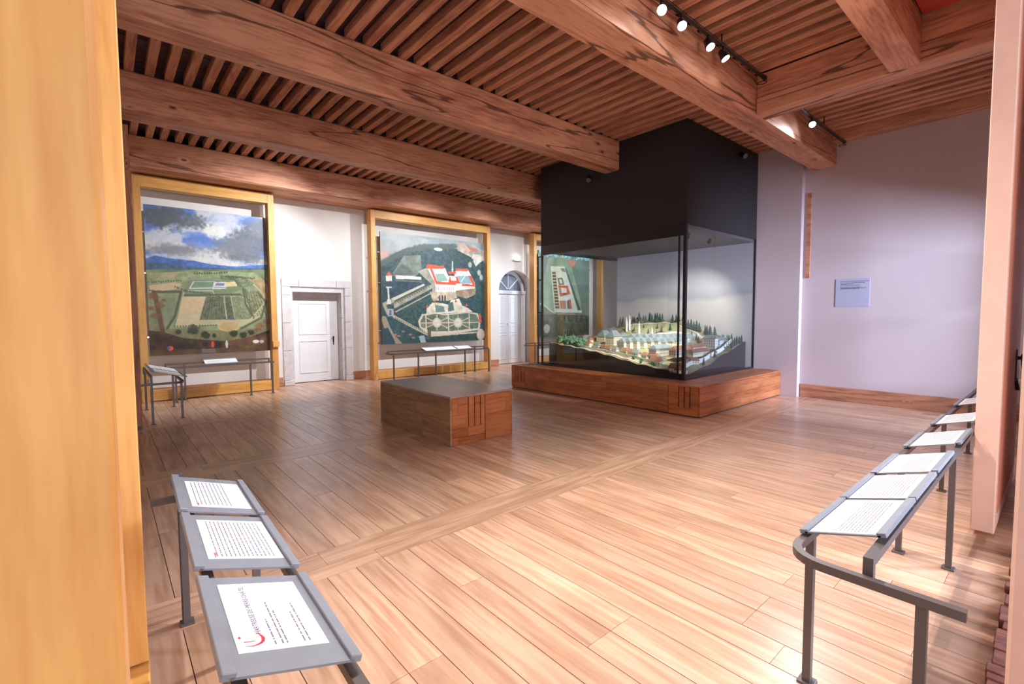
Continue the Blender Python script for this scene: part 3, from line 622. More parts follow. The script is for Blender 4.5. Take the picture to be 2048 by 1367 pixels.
# ------------------------------------------------------------------ reading rails
def rail(name, label, P0, ang, L, posts_f, posts_b, zf=.655, zb=.70, dep=.245, tail=.25, ends=(1, 1), backz=None, start_back=0.0):
    """local x along the rail, local +y away from the reader (towards the wall)"""
    o = empty(name, label, 'rail', (P0[0], P0[1], 0), None, ang); T = .03
    pts = []
    R = .12
    def corner(sx, x0):
        return [(x0 + sx*(R - R*math.cos(t)), R - R*math.sin(t), zf-T/2) for t in [math.pi/2*i/6 for i in range(7)]]
    if ends[0]: pts += [(0, dep+tail, zf-T/2)] + corner(1, 0)
    else: pts += [(0, 0, zf-T/2)]
    if ends[1]: pts += list(reversed(corner(-1, L))) + [(L, dep+tail, zf-T/2)]
    else: pts += [(L, 0, zf-T/2)]
    MB().sweep(pts, T, T).build('lower_tube', steel, o)
    MB().bar((start_back, dep, zb-T/2), (L-.02, dep, zb-T/2), T, T).build('back_tube', steel, o)
    for x in (start_back+T/2, L-.02-T/2): MB().bar((x, dep, zf-T+.01), (x, dep, zb-T), T, T).build('riser', steel, o)
    for i, (lst, y, z) in enumerate(((posts_f, 0, zf-T), (posts_b, dep, zb-T))):
        for x in lst:
            yy = y
            if isinstance(x, tuple): x, yy = x; z_ = zf-T
            else: z_ = z
            MB().bar((x, yy, .008), (x, yy, z_+.001), T, T).build('post', steel, o)
            MB().box(x-.032, x+.032, yy-.03, yy+.03, 0, .009).build('foot_plate', steel, o, bevel=.001)
    return o
def sheet_lines(x0, x1, ys, seed, w=.0035):
    r = random.Random(seed); m = MB()
    for (yy, a, b) in ys:
        x = x0+(x1-x0)*a; e = x0+(x1-x0)*b
        while x < e:
            l = r.uniform(.006, .028); m.box(x, min(x+l, e), yy-w/2, yy+w/2, .0016, .0021); x += l+r.uniform(.003, .006)
    return m
def lectern_panel(par_ang, P, L, dep, zf, zb, label, lines, seed, paper_box, group, scale=1, title=None, kind=0):
    """tray lying across the two tubes. P = world position of its front left corner (reader side), local x along, y up-slope"""
    sl = math.atan2(zb-zf, dep); D = math.hypot(dep, zb-zf)
    o = bpy.data.objects.new('text_panel', None); COL.objects.link(o); tag(o, label, 'panel', group)
    o.empty_display_size = .1
    o.matrix_world = Matrix.Translation((P[0], P[1], zf)) @ Matrix.Rotation(par_ang, 4, 'Z') @ Matrix.Rotation(sl, 4, 'X')
    MB().box(.0, L, .0, D, -.006, .0).build('tray', tray, o)
    MB().box(.0, L, -.018, .012, -.008, .010).build('edge_bar', tray, o, bevel=.002)
    MB().box(.0, L, D-.012, D+.018, -.008, .010).build('edge_bar', tray, o, bevel=.002)
    a, b, c, d = paper_box
    sh = MB().box(a*L, b*L, .012+c*(D-.024), .012+d*(D-.024), .0004, .0016).build('text_sheet', paper, o)
    lm = sheet_lines(a*L, b*L, [(.012+(D-.024)*(c+(d-c)*v), s, e) for v, s, e in lines], seed)
    if lm.v: lm.build('text_lines', ink, sh)
    return o, sh, D
# right-hand rail, reader stands at +Y side; local x runs towards -X
RZF, RZB = .672, .742
# build in a frame whose local x runs along -X (angle pi), origin at far end
XR0, XR1 = 9.3, 1.93
rr = rail('reading_rail', 'long grey steel rail on posts in the lower corner, beside the salmon door', (XR0, .655), math.pi, XR0-XR1,
          [XR0-2.19, XR0-3.86, XR0-5.48, XR0-7.18, XR0-8.9], [XR0-3.83, XR0-5.45, XR0-7.15, (XR0-1.95, .39)], zf=.655, zb=.715, dep=.245, tail=.25, ends=(1, 1))
body = [(v, .08, .96) for v in np.arange(.16, .62, .055)]
full = [(v, .05, .95) for v in np.arange(.12, .92, .058)]
rp = [(2.11, 2.62), (2.64, 3.13), (3.18, 3.70), (3.98, 4.51), (4.93, 5.44), (6.11, 6.62)]
rl = ['white text panel nearest the lower corner on the long rail by the salmon door',
      'densely printed text panel, second from the near end of the long rail',
      'white text panel before the first gap, third from the near end of the long rail',
      'white text panel fourth from the near end of the long rail, after the first gap',
      'white text panel fifth from the near end of the long rail',
      'smallest looking, farthest white text panel on the long rail by the salmon door']
for i, ((a, b_), lb) in enumerate(zip(rp, rl)):
    ln = [(1-v, s, e) for v, s, e in (body if i in (0, 2) else full)] if i != 1 else full
    lectern_panel(math.pi, (b_, .655), b_-a, .245, RZF, RZB, lb, ln, 10+i, (.03, .985, .02, .98), 'text panels on the long rail')
# left-hand rail, reader stands at +X side looking to -X; local x runs towards +Y
LA = math.radians(90-2.0)
def LP(y): return (.405+.0355*y*.97, y)       # front (reader side) line of the rail
def lrot(x, y): return (x*math.cos(LA)-y*math.sin(LA), x*math.sin(LA)+y*math.cos(LA))
P0 = LP(.75)
lr = rail('reading_rail', 'grey steel rail in front of the near pine frame, holding three text panels', P0, LA, 2.12, [.25, 2.0-.35], [.55, (2.12-.03, .245)], zf=.655, zb=.74, dep=.25, tail=.12, ends=(1, 1))
MB().bar((2.1, .25, .0), (2.1, .25, .775), .03, .03).build('post', steel, lr)
lp = [(1.13, 1.63, 'nearest text panel with the red C logo, on the rail before the near pine frame'),
      (1.70, 2.215, 'middle text panel, full of grey text, on the rail before the near pine frame'),
      (2.26, 2.79, 'farthest of the three text panels on the rail before the near pine frame')]
sets = [[(.59, .06, .4), (.51, .06, .66), (.46, .06, .52), (.26, .06, .50), (.20, .06, .62)], full, [(v, .08, .96) for v in np.arange(.34, .92, .07)]]
for i, (a, b_, lb) in enumerate(lp):
    p = LP(a)
    pb = [(.17, .9, .1, .93), (.14, .88, .02, .93), (.12, .86, .04, .92)][i]
    o, sh, D = lectern_panel(LA, (p[0]+.0, p[1]), (b_-a)*1.0, .27, .69, .775, lb, sets[i], 40+i, pb, 'text panels on the near left rail')
    L = b_-a
    if i == 0:
        x0, x1 = pb[0]*L, pb[1]*L; y0, y1 = .012+pb[2]*(D-.024), .012+pb[3]*(D-.024)
        # title
        cu = bpy.data.curves.new('title', 'FONT'); cu.body = 'HARTREUSE DE PIERRE-CH\u00c2TEL'; cu.size = .019; cu.extrude = .0002
        t = bpy.data.objects.new('tmp', cu); COL.objects.link(t); bpy.context.view_layer.update()
        me = bpy.data.meshes.new_from_object(t); w0 = t.dimensions[0]; bpy.data.objects.remove(t)
        q2 = lambda s_, t_: (x0+(x1-x0)*s_, y1-(y1-y0)*t_)
        sx = ((x1-x0)*.73)/w0; px_, py_ = q2(.21, .30); me.transform(Matrix.Translation((px_, py_, .0019)) @ Matrix.Diagonal((sx, 1.0, 1, 1)))
        me.materials.clear(); me.materials.append(plain('ink_violet', sr(84, 80, 120), .6)); obj('title', me, sh)
        # C-shaped brush logo: (s, t, half width)
        m = MB(); C_ = [(.235, .235, .002), (.205, .275, .010), (.170, .300, .017), (.135, .298, .020), (.105, .275, .019), (.085, .235, .015), (.072, .190, .011), (.068, .145, .008), (.072, .105, .004), (.082, .075, .001)]
        for (s0, t0, w0_), (s1, t1, w1_) in zip(C_, C_[1:]):
            d = Vector((s1-s0, t1-t0)).normalized(); nn = Vector((-d.y, d.x))
            m.add([(*q2(s0+nn.x*w0_*.5, t0+nn.y*w0_), .002), (*q2(s1+nn.x*w1_*.5, t1+nn.y*w1_), .002), (*q2(s1-nn.x*w1_*.5, t1-nn.y*w1_), .002), (*q2(s0-nn.x*w0_*.5, t0-nn.y*w0_), .002)], [(0,1,2,3)])
        m.add([(*q2(.122, .205), .002), (*q2(.118, .085), .002), (*q2(.128, .085), .002), (*q2(.130, .205), .002)], [(0,1,2,3)])
        m.add([(*q2(.165, .055), .002), (*q2(.182, .035), .002), (*q2(.200, .058), .002), (*q2(.180, .072), .002)], [(0,1,2,3)])
        m.build('logo', ink_red, sh)
    else:
        x0 = pb[0]*L; m = MB(); yy = .012+(D-.024)*(pb[3]-.08)
        for k in range(5): m.box(x0+.012+k*.008, x0+.017+k*.008, yy-.004-.001*k, yy, .0017, .0022)
        m.build('logo', ink_red, sh)
# rail in front of painting 1, rail along the left partition, rails at paintings 2 and 3
r1 = rail('reading_rail', 'thin dark rail under the landscape painting with blue mountains', (.80, 10.42), 0, 1.78, [.14, 1.35, 1.74], [.3], zf=.65, zb=.70, dep=.25, tail=0, ends=(0, 0))
lectern_panel(0, (1.40, 10.42), .55, .27, .665, .735, 'white text panel below the tall landscape painting', [(v, .1, .8) for v in (.3, .42, .54, .66)], 61, (.01, .99, .03, .97), None)
r2 = rail('reading_rail', 'long thin dark rail under the red-roofed monastery painting', (5.15, 10.38), 0, 2.95, [.04, .70, 1.2, 2.1, 2.9], [2.6], zf=.65, zb=.70, dep=.25, tail=.05, ends=(1, 1))
for k, (xa, xb) in enumerate(((6.08, 7.02), (7.06, 7.52))):
    lectern_panel(0, (xa, 10.38), xb-xa, .27, .665, .735, ['wider white text panel below the hillside monastery painting', 'narrower white text panel beside the wider one below the monastery painting'][k], [(v, .08, .9) for v in (.3, .45, .6, .75)], 63+k, (.01, .99, .03, .97), None)
r3 = rail('reading_rail', 'short visible end of a thin rail beside the arched door and the case', (9.65, 10.38), 0, 3.3, [.25, 1.6, 3.1], [.4, 2.4], zf=.65, zb=.70, dep=.25, tail=.05, ends=(1, 1))
r4 = rail('reading_rail', 'thin dark rail standing out from the brown post with a tilted grey board', (.86, 8.50), math.pi/2, 1.75, [.30, 1.5], [.03, 1.45], zf=.60, zb=.70, dep=.38, tail=.2, ends=(1, 0))
lectern_panel(math.pi/2, (.90, 8.58), .62, .40, .655, .765, 'light grey tilted text board nearest the brown post', [], 67, (.04, .96, .06, .94), None)
lectern_panel(math.pi/2, (.90, 9.30), .70, .40, .655, .765, 'white tilted text board behind the light grey one by the brown post', [(v, .1, .9) for v in (.3, .45, .6, .75)], 68, (.02, .98, .03, .97), None)

# ------------------------------------------------------------------ bench block in the middle
BX0, BX1, BY0, BY1, BH = 3.04, 4.00, 4.67, 6.52, .596
bench = empty('bench_block', 'large low wooden block bench standing alone in the middle of the floor', 'bench', ((BX0+BX1)/2, (BY0+BY1)/2, 0))
def wbox(mb, par, name, mat, bevel=.002):
    o = mb.build(name, mat, bevel=bevel); o.parent = par; o.matrix_parent_inverse = Matrix.Translation(-par.location); return o
wbox(MB().box(BX0+.03, BX1-.03, BY0+.035, BY1-.03, .01, BH-.03), bench, 'core', core, 0)
wbox(MB().box(BX0, BX1, BY0+.001, BY1, BH-.026, BH), bench, 'top', wood('bench_top', sr(176, 152, 146), sr(152, 128, 122), 1, rough=.28, grain=4, ring=3, vary=.02, spec=.6, contrast=.3), .002)  # paled to lilac grey, painting in the reflection on the top
for z0, z1 in ((.0, .14), (.142, .30), (.302, .44), (.442, BH-.028)):
    y = BY0
    for y1 in (BY0+.75+random.uniform(-.3, .3), BY1):
        wbox(MB().box(BX0, BX0+.028, y+.001, y1-.001, z0, z1), bench, 'board', pale_y); y = y1
    wbox(MB().box(BX1-.028, BX1, BY0, BY1, z0, z1), bench, 'board', block_y)
    wbox(MB().box(BX0+.03, BX1-.03, BY1-.028, BY1, z0, z1), bench, 'board', block_x)
# near end: two fields; the first has three saw slots
mid = BX0+.515; zt = BH-.027
def end_field(segs): 
    for (x0, x1, z0, z1, mt) in segs: wbox(MB().box(x0+.001, x1-.001, BY0, BY0+.032, z0+.001, z1-.001), bench, 'board', mt, .0015)
sl = [BX0+.262, BX0+.355, BX0+.445]; g = .012
end_field([(BX0+.0285, BX0+.11, .36, zt, block_x), (BX0+.0285, BX0+.11, .0, .09, block_x), (BX0+.11, mid-.004, .0, .09, block_x), (BX0+.0285, sl[0]-g/2, .09, .20, block_x), (sl[0]-g/2, mid-.004, .09, .20, block_x),
           (BX0+.0285, sl[0]-g/2, .20, .36, block_x), (BX0+.11, sl[0]-g/2, .36, .48, block_x), (BX0+.11, sl[0]-g/2, .48, zt, block_x)])
for a, b_ in ((sl[0]+g/2, sl[1]-g/2), (sl[1]+g/2, sl[2]-g/2), (sl[2]+g/2, mid-.004)): end_field([(a, b_, .20, .46, block_x), (a, b_, .46, zt, block_x)])
end_field([(mid+.004, BX1-.0285, .0, .32, block_x), (mid+.004, BX1-.11, .32, .50, block_x), (BX1-.11, BX1-.0285, .32, .50, block_x), (mid+.004, BX1-.0285, .50, zt, block_x)])

# ------------------------------------------------------------------ display case
PX0, PX1, PY0, PY1, PH = 6.65, 9.715, 3.50, 7.78, .478
pl = empty('case_plinth', 'low wooden plinth of larch boards under the tall black display case', 'plinth', ((PX0+PX1)/2, (PY0+PY1)/2, 0))
wbox(MB().box(PX0+.03, PX1-.005, PY0+.03, PY1-.03, .02, PH-.03), pl, 'core', core, 0)
for x0, x1, y0, y1 in ((PX0, PX0+.46, PY0+.0, PY1), ):
    for a, b_ in ((PY0, 5.1), (5.1, 6.6), (6.6, PY1)): wbox(MB().box(x0, x1, a+.001, b_-.001, PH-.026, PH), pl, 'board', block_y)
wbox(MB().box(PX0+.461, PX1, PY0, PY0+.50, PH-.026, PH), pl, 'board', block_x)
wbox(MB().box(PX0+.461, PX1, PY0+.501, PY1, PH-.026, PH-.001), pl, 'board', black)
zc = [.015, .13, .25, .36, PH-.027]
for z0, z1 in zip(zc, zc[1:]):                       # long side facing the bench
    for a, b_ in ((4.02, 5.3+random.uniform(-.3, .3)), (0, 7.35)):
        a = a or last; wbox(MB().box(PX0, PX0+.028, a+.001, b_-.001, z0, z1-.001), pl, 'board', block_y); last = b_
    for a, b_ in ((PX0+.0285, 7.9+random.uniform(-.4, .4)), (0, PX1)):   # short side
        a = a or last; wbox(MB().box(a+.001, b_-.001, PY0, PY0+.028, z0, z1-.001), pl, 'board', block_x); last = b_
for (s0, s1) in ((PY0, 4.01), (7.36, PY1)):          # slotted corner fields
    L = s1-s0; ss = [s0+L*.30, s0+L*.48, s0+L*.66] if s0 < 5 else [s0+L*.30, s0+L*.5, s0+L*.7]
    ed = [s0+.0285*(s0 < 5)]+ss+[s1]
    for i in range(4):
        a, b_ = ed[i]+(.010 if i else 0), ed[i+1]-(.010 if i < 3 else .001)
        wbox(MB().box(PX0, PX0+.03, a, b_, .13, .36), pl, 'board', block_y, .0015)
        wbox(MB().box(PX0, PX0+.03, a, b_, .361, PH-.027), pl, 'board', block_y, .0015)
    wbox(MB().box(PX0, PX0+.03, s0+.0285*(s0 < 5), s1-.001, .015, .129), pl, 'board', block_y, .0015)
wbox(MB().box(PX0+.02, PX1, PY0+.02, PY1-.02, 0, .02), pl, 'kick', black, 0)
CX, CY, CY1, CT = 7.10, 4.0, 7.32, 3.0
case = empty('display_case', 'tall black display case with glass sides around the monastery model', 'display case', (CX+1.3, (CY+CY1)/2, PH))
def cp(mb, name, mat, bevel=0): return wbox(mb, case, name, mat, bevel)
CB = PX1+.002
cp(MB().box(CX, CX+.04, CY, CY1, CT+.006, JB-.01), 'black_panel', black)
cp(MB().box(CX+.041, CB, CY, CY+.04, CT+.006, JB-.01), 'black_panel', black)
cp(MB().box(CX+.041, CB, CY1-.04, CY1, CT+.006, JB-.01), 'black_panel', black)
cp(MB().box(CX+.004, CB, CY+.004, CY1-.004, CT-.008, CT+.005), 'shadow_gap', black_d)
cp(MB().box(CX, CX+.03, CY+.03, CY1, 2.81, CT-.009), 'band', black_d)
cp(MB().box(CX+.031, CB, CY1-.03, CY1, 2.86, CT-.009), 'band', black_d)
lid = plain('lid_grey', sr(92, 86, 92), .6)
cp(MB().box(CX+.031, CB, CY+.03, CY1-.031, 2.94, CT-.009), 'lid', lid)
cp(MB().box(CX-.002, CX+.05, CY-.002, CY+.05, PH+.001, CT-.009), 'corner_post', black_d, .002)
cp(MB().box(CX-.002, CX+.035, CY1-.035, CY1+.002, PH+.001, CT-.01), 'corner_post', black_d, .002)
cp(MB().box(CX+.004, CX+.03, CY+.115, CY+.14, PH+.001, 2.81), 'door_stile', black_d)
cp(MB().box(CB-.03, CB, CY-.002, CY+.03, PH+.001, CT-.009), 'corner_post', black_d)
cp(MB().box(CX, CX+.03, CY+.05, CY1-.035, PH+.001, PH+.03), 'bottom_rail', black_d); cp(MB().box(CX+.05, CB-.03, CY, CY+.03, PH+.001, PH+.03), 'bottom_rail', black_d)
cp(MB().box(CX+.035, CB, CY1-.03, CY1, PH+.001, PH+.03), 'bottom_rail', black_d)
g, nt, b = new_mat('case_glass')
for n in list(nt.nodes):
    if n.type != 'OUTPUT_MATERIAL': nt.nodes.remove(n)
out = [n for n in nt.nodes][0]; tr = nt.nodes.new('ShaderNodeBsdfTransparent'); tr.inputs[0].default_value = (.93, .955, .96, 1)
gs = nt.nodes.new('ShaderNodeBsdfGlossy'); gs.inputs['Roughness'].default_value = .0; lw = nt.nodes.new('ShaderNodeLayerWeight'); lw.inputs[0].default_value = .5
pw_ = nt.nodes.new('ShaderNodeMath'); pw_.operation = 'POWER'; pw_.inputs[1].default_value = 5; nt.links.new(lw.outputs['Facing'], pw_.inputs[0])
fr = nt.nodes.new('ShaderNodeMath'); fr.operation = 'MULTIPLY_ADD'; fr.inputs[1].default_value = .95; fr.inputs[2].default_value = .045; nt.links.new(pw_.outputs[0], fr.inputs[0])
mx = nt.nodes.new('ShaderNodeMixShader'); nt.links.new(fr.outputs[0], mx.inputs[0]); nt.links.new(tr.outputs[0], mx.inputs[1]); nt.links.new(gs.outputs[0], mx.inputs[2]); nt.links.new(mx.outputs[0], out.inputs[0])
glass = g
cp(MB().box(CX+.010, CX+.020, CY+.05, CY1-.035, PH+.03, 2.81), 'glass_pane', glass)
cp(MB().box(CX+.05, CB-.03, CY+.010, CY+.020, PH+.03, CT-.01), 'glass_pane', glass)
cp(MB().box(CX+.035, CB-.03, CY1-.020, CY1-.010, PH+.03, 2.86), 'glass_pane', glass)
# painted backdrop (sky and faint hills) on the back panel
bd, nt, b = new_mat('painted_backdrop'); N = nt.nodes.new; L = nt.links.new
tc = N('ShaderNodeTexCoord'); sp = N('ShaderNodeSeparateXYZ'); L(tc.outputs['Object'], sp.inputs[0]); no = N('ShaderNodeTexNoise'); no.inputs['Scale'].default_value = 1.4; L(tc.outputs['Object'], no.inputs['Vector'])
ma = N('ShaderNodeMath'); ma.operation = 'MULTIPLY_ADD'; ma.inputs[1].default_value = .35; L(no.outputs[0], ma.inputs[0]); L(sp.outputs[2], ma.inputs[2])
rm = N('ShaderNodeMapRange'); rm.inputs['From Min'].default_value = .5; rm.inputs['From Max'].default_value = 3.0; L(ma.outputs[0], rm.inputs['Value'])
cr = N('ShaderNodeValToRGB'); e = cr.color_ramp.elements; e[0].position = 0; e[0].color = sr(226, 220, 214); e[1].position = 1; e[1].color = sr(190, 190, 204)
q = cr.color_ramp.elements.new(.60); q.color = sr(222, 216, 212); q = cr.color_ramp.elements.new(.64); q.color = sr(188, 188, 196); q = cr.color_ramp.elements.new(.72); q.color = sr(206, 206, 212)
L(rm.outputs[0], cr.inputs[0]); L(cr.outputs[0], b.inputs['Base Color']); b.inputs['Roughness'].default_value = .8
cp(MB().box(CB-.028, CB-.001, CY+.031, CY1-.03, PH+.001, 2.94), 'backdrop', bd)
# rod with bracket at the far side of the case
rod = MB().bar((7.15, 7.46, PH), (7.15, 7.46, 2.80), .018, .018); rod.bar((7.15, 7.46, 2.79), (7.15, 7.33, 2.79), .018, .018)
for z in (.9, 1.6, 2.3): rod.bar((7.15, 7.46, z), (7.15, 7.33, z), .012, .03)
cp(rod, 'hinge_rod', black_d); cp(MB().box(7.0, 7.2, 7.40, 7.62, PH, PH+.012), 'rod_foot', steel)
# lamps in the case
def case_lamp(p, aim, lb):
    o = empty('case_spotlight', lb, 'spotlight', p); d = (Vector(aim)-Vector(p)).normalized()
    MB().cyl((0,0,.06), (0,0,.0), .008).build('stem', trackm, o); MB().cyl(-d*.04, d*.045, .022, .038, 14).build('shade', trackm, o, smooth=False)
    MB().cyl(d*.046, d*.049, .03, .03, 14).build('lens', lamp_face, o)
    return d
CW = (1.0, .93, .80)
for p, aim, en, lb in (((7.55, 4.22, 2.87), (8.0, 5.9, .8), 420, 'small spotlight inside the case beside its black corner post'), ((8.35, 4.25, 2.87), (9.6, 5.4, 1.25), 110, 'small spotlight inside the case under the lid, over the short glass side')):
    d = case_lamp(p, aim, lb); spot('case_lamp_light', Vector(p)+d*.08, aim, en, 75, .8, CW, .02)

# ---- the model: terrain, buildings, trees
model = empty('monastery_model', 'scale model of a monastery in a valley with tiny trees, inside the glass case', 'model', (8.4, 5.6, PH))
X0, X1, Y0, Y1 = 7.24, 9.62, 4.12, 7.22
def smooth(t): t = max(0, min(1, t)); return t*t*(3-2*t)
def hgt(x, y):
    u = min(1, max(0, (x-X0)/(X1-X0))); v = min(1, max(0, (y-Y0)/(Y1-Y0)))
    front = .56+.42*v**.9                      # along the front glass
    side = .52+.48*max(0, (u-.10)/.90)**1.15
    z = front+(side-.54)*(1-v)**1.2
    plateau = .86+.06*v
    a = smooth((u-.08)/.28)*smooth((v-.10)/.3)
    z = z*(1-a)+max(z, plateau)*a
    hill = smooth((u-.52)/.48)*(.46*smooth((v-.02)/.5)*(1-.35*smooth((v-.75)/.25)))
    z += hill*.95
    return z
def hgtn(x, y):
    return hgt(x, y)+.012*math.sin(9*x+3*y)+.010*math.sin(17*y-5*x)
n = 60; V = []; Fc = []
for i in range(n+1):
    for j in range(n+1):
        x_ = X0+(X1-X0)*i/n; y_ = Y0+(Y1-Y0)*j/n; V.append((x_, y_, hgtn(x_, y_)))
for i in range(n):
    for j in range(n): Fc.append((i*(n+1)+j, (i+1)*(n+1)+j, (i+1)*(n+1)+j+1, i*(n+1)+j+1))
tm, nt, b = new_mat('terrain'); N = nt.nodes.new; L = nt.links.new
tc = N('ShaderNodeTexCoord'); no = N('ShaderNodeTexNoise'); no.inputs['Scale'].default_value = 3.2; no.inputs['Detail'].default_value = 5; L(tc.outputs['Object'], no.inputs['Vector'])
cr = N('ShaderNodeValToRGB'); e = cr.color_ramp.elements; e[0].position = .38; e[0].color = sr(104, 92, 66); e[1].position = .62; e[1].color = sr(150, 158, 118); q = e.new(.5); q.color = sr(168, 160, 124)
L(no.outputs[0], cr.inputs[0]); L(cr.outputs[0], b.inputs['Base Color']); b.inputs['Roughness'].default_value = .9
def mp_(mb, name, mat, smooth_=False, kind=None):
    o = mb.build(name, mat, smooth=smooth_, kind=kind); o.parent = model; o.matrix_parent_inverse = Matrix.Translation(-model.location); return o
t = MB(); t.add(V, Fc); mp_(t, 'terrain', tm, True)
sk = MB()
edge = [(i, 0) for i in range(n+1)]+[(n, j) for j in range(1, n+1)]+[(i, n) for i in range(n-1, -1, -1)]+[(0, j) for j in range(n-1, 0, -1)]
E_ = [V[i*(n+1)+j] for i, j in edge]; m_ = len(E_)
sk.add([(x, y, z-.004) for x, y, z in E_]+[(x, y, PH+.002) for x, y, z in E_], [(i, (i+1) % m_, m_+(i+1) % m_, m_+i) for i in range(m_)])
mp_(sk, 'black_skirt', plain('skirt_black', sr(24, 24, 30), .75))
wallm = plain('model_walls', sr(232, 226, 200), .8); roofm = plain('model_slate', sr(120, 132, 136), .7); tilem = plain('model_tiles', sr(150, 104, 84), .8); winm = plain('model_windows', sr(78, 78, 84), .6)
pathm = plain('model_paths', sr(220, 214, 196), .9); white_w = plain('model_white', sr(232, 230, 226), .8)
def house(x, y, w_, l_, h_, rh, roof=0, hip=.5, z=None, rot=0, wm=None):
    """w_ along x, l_ along y"""
    z0 = (hgtn(x, y) if z is None else z)
    o = bpy.data.objects.new('building', None); COL.objects.link(o); o.parent = model; o.location = Vector((x, y, z0-.03))-model.location; o.rotation_euler = (0, 0, rot)
    h_ += .03; W, Lh = w_/2, l_/2
    MB().box(-W, W, -Lh, Lh, 0, h_).build('walls', wm or wallm, o)
    e = .012; m = MB(); r = min(W, Lh)*hip
    if Lh >= W: R = [(0, -Lh+r, h_+rh), (0, Lh-r, h_+rh)]
    else: R = [(-W+r, 0, h_+rh), (W-r, 0, h_+rh)]
    Bv = [(-W-e, -Lh-e, h_), (W+e, -Lh-e, h_), (W+e, Lh+e, h_), (-W-e, Lh+e, h_)]
    if Lh >= W: m.add(Bv+R, [(0,1,4),(1,2,5,4),(2,3,5),(3,0,4,5),(3,2,1,0)])
    else: m.add(Bv+R, [(0,1,5,4),(1,2,5),(2,3,4,5),(3,0,4),(3,2,1,0)])
    m.build('roof', (roofm, tilem)[roof], o)
    wi = MB(); rows = max(1, int((h_-.03)/.05))
    for k in range(int(l_/.045)):
        yy = -Lh+.022+k*.045
        for r_ in range(rows): wi.box(-W-.002, -W+.001, yy-.006, yy+.006, .045+r_*.048, .07+r_*.048)
    for k in range(int(w_/.045)):
        xx = -W+.022+k*.045
        for r_ in range(rows): wi.box(xx-.006, xx+.006, -Lh-.002, -Lh+.001, .045+r_*.048, .07+r_*.048)
    if wi.v: wi.build('windows', winm, o)
    return o
def at(px, py, z): 
    p = on(px, py, 2, z); return p.x, p.y
# front row of pavilions
for px, py, w_, l_, h_, rh in ((1201, 690, .30, .22, .20, .13), (1219, 693, .30, .22, .21, .14)):
    x_, y_ = at(px, py, .87); house(x_+.15, y_, w_, l_, h_, rh, 0, .7, z=.87)
for k, px in enumerate((1240, 1252, 1266, 1280, 1294, 1308, 1322, 1336, 1349)):
    x_, y_ = at(px, 700, .85); house(x_+.17, y_, .32, .17, .15+.01*(k % 3), .08, 0, .55, z=.86); 
    house(x_+.55, y_+.04, .3, .17, .17, .09, 0, .5, z=.90)
for px, py in ((1183, 686), (1176, 688)): x_, y_ = at(px, py, .9); house(x_+.05, y_, .12, .12, .10, .07, 1, .5, z=.9)
for px, w_, l_ in ((1212, .2, .35), (1262, .25, .5), (1285, .3, .4), (1310, .25, .5), (1335, .25, .4)):
    x_, y_ = at(px, 676, .98); house(min(x_+.1, 9.2), y_, w_, l_, .16, .11, 0, .4, z=.96)
# long buildings to the short side
for x_, y_, w_, l_, h_, rf in ((8.05, 4.62, .55, .14, .10, 1), (8.6, 4.60, .5, .13, .11, 1), (8.35, 4.42, .6, .10, .05, 1), (8.98, 4.50, .22, .26, .17, 0), (9.15, 4.42, .3, .16, .10, 0), (7.9, 4.95, .5, .16, .12, 0)):
    house(x_, y_, w_, l_, h_, .07, rf, .4, z=max(.80, hgtn(x_, y_)), wm=white_w if rf == 0 else None)
for k in range(14):
    y_ = 4.75+k*.165; house(7.62+.05*math.sin(k*1.7), y_, .10, .11+.03*(k % 2), .07, .05, 1 if k % 3 else 0, .4, z=hgtn(7.62, y_))
for k in range(11):
    y_ = 4.7+k*.2; house(8.62+.04*math.sin(k*2.3), y_, .22, .15, .13, .09, 0, .5, z=hgtn(8.5, y_)-.01)
# dark little village by the near corner
for k, (px, py, s) in enumerate(((1292, 712, 1.0), (1309, 728, 1.2), (1330, 716, 1.1), (1346, 733, 1.2), (1357, 744, .9), (1385, 728, .9), (1395, 738, 1), (1325, 738, .9), (1400, 722, .8), (1275, 704, .8))):
    p = on(px, py, 2, .66); x_, y_ = max(X0+.1, p.x), max(Y0+.1, p.y); house(x_+.04, y_, .12*s, .17*s, .06*s, .07*s, 1, .3, rot=.2*k)
# spires and chapels
def spire(px, py, z, h_):
    x_, y_ = at(px, py, z); zz = max(hgtn(x_, y_), z-.02); m = MB().cyl((x_, y_, zz), (x_, y_, zz+h_*.45), .022, .022, 8); m.cyl((x_, y_, zz+h_*.45), (x_, y_, zz+h_), .026, .001, 8); mp_(m, 'spire', white_w)
for a in ((1253, 683, .93, .33), (1259, 683, .93, .35), (1278, 686, .92, .36), (1304, 688, .92, .30)): spire(*a)
# perimeter walls and paths
def wall(pts, h_=.05, t_=.012, mat=None, nm='boundary_wall'):
    m = MB()
    for (xa, ya), (xb, yb) in zip(pts, pts[1:]):
        k = max(1, int(math.hypot(xb-xa, yb-ya)/.12))
        for i in range(k):
            a = (xa+(xb-xa)*i/k, ya+(yb-ya)*i/k); c = (xa+(xb-xa)*(i+1)/k, ya+(yb-ya)*(i+1)/k)
            m.bar((*a, hgtn(*a)+h_/2), (*c, hgtn(*c)+h_/2), t_, h_+.01)
    mp_(m, nm, mat or white_w)
wall([(7.45, 4.35), (7.5, 5.2), (7.42, 6.2), (7.5, 7.0)]); wall([(7.6, 4.32), (8.2, 4.26), (9.0, 4.25), (9.4, 4.3)], .07); wall([(9.3, 4.5), (9.2, 5.2), (8.9, 6.0)], .03)
wall([(7.3, 4.5), (7.33, 5.5), (7.3, 6.9)], .006, .05, pathm, 'path'); wall([(9.0, 4.4), (9.35, 5.0), (9.4, 5.8), (9.3, 6.6)], .004, .04, pathm, 'path')
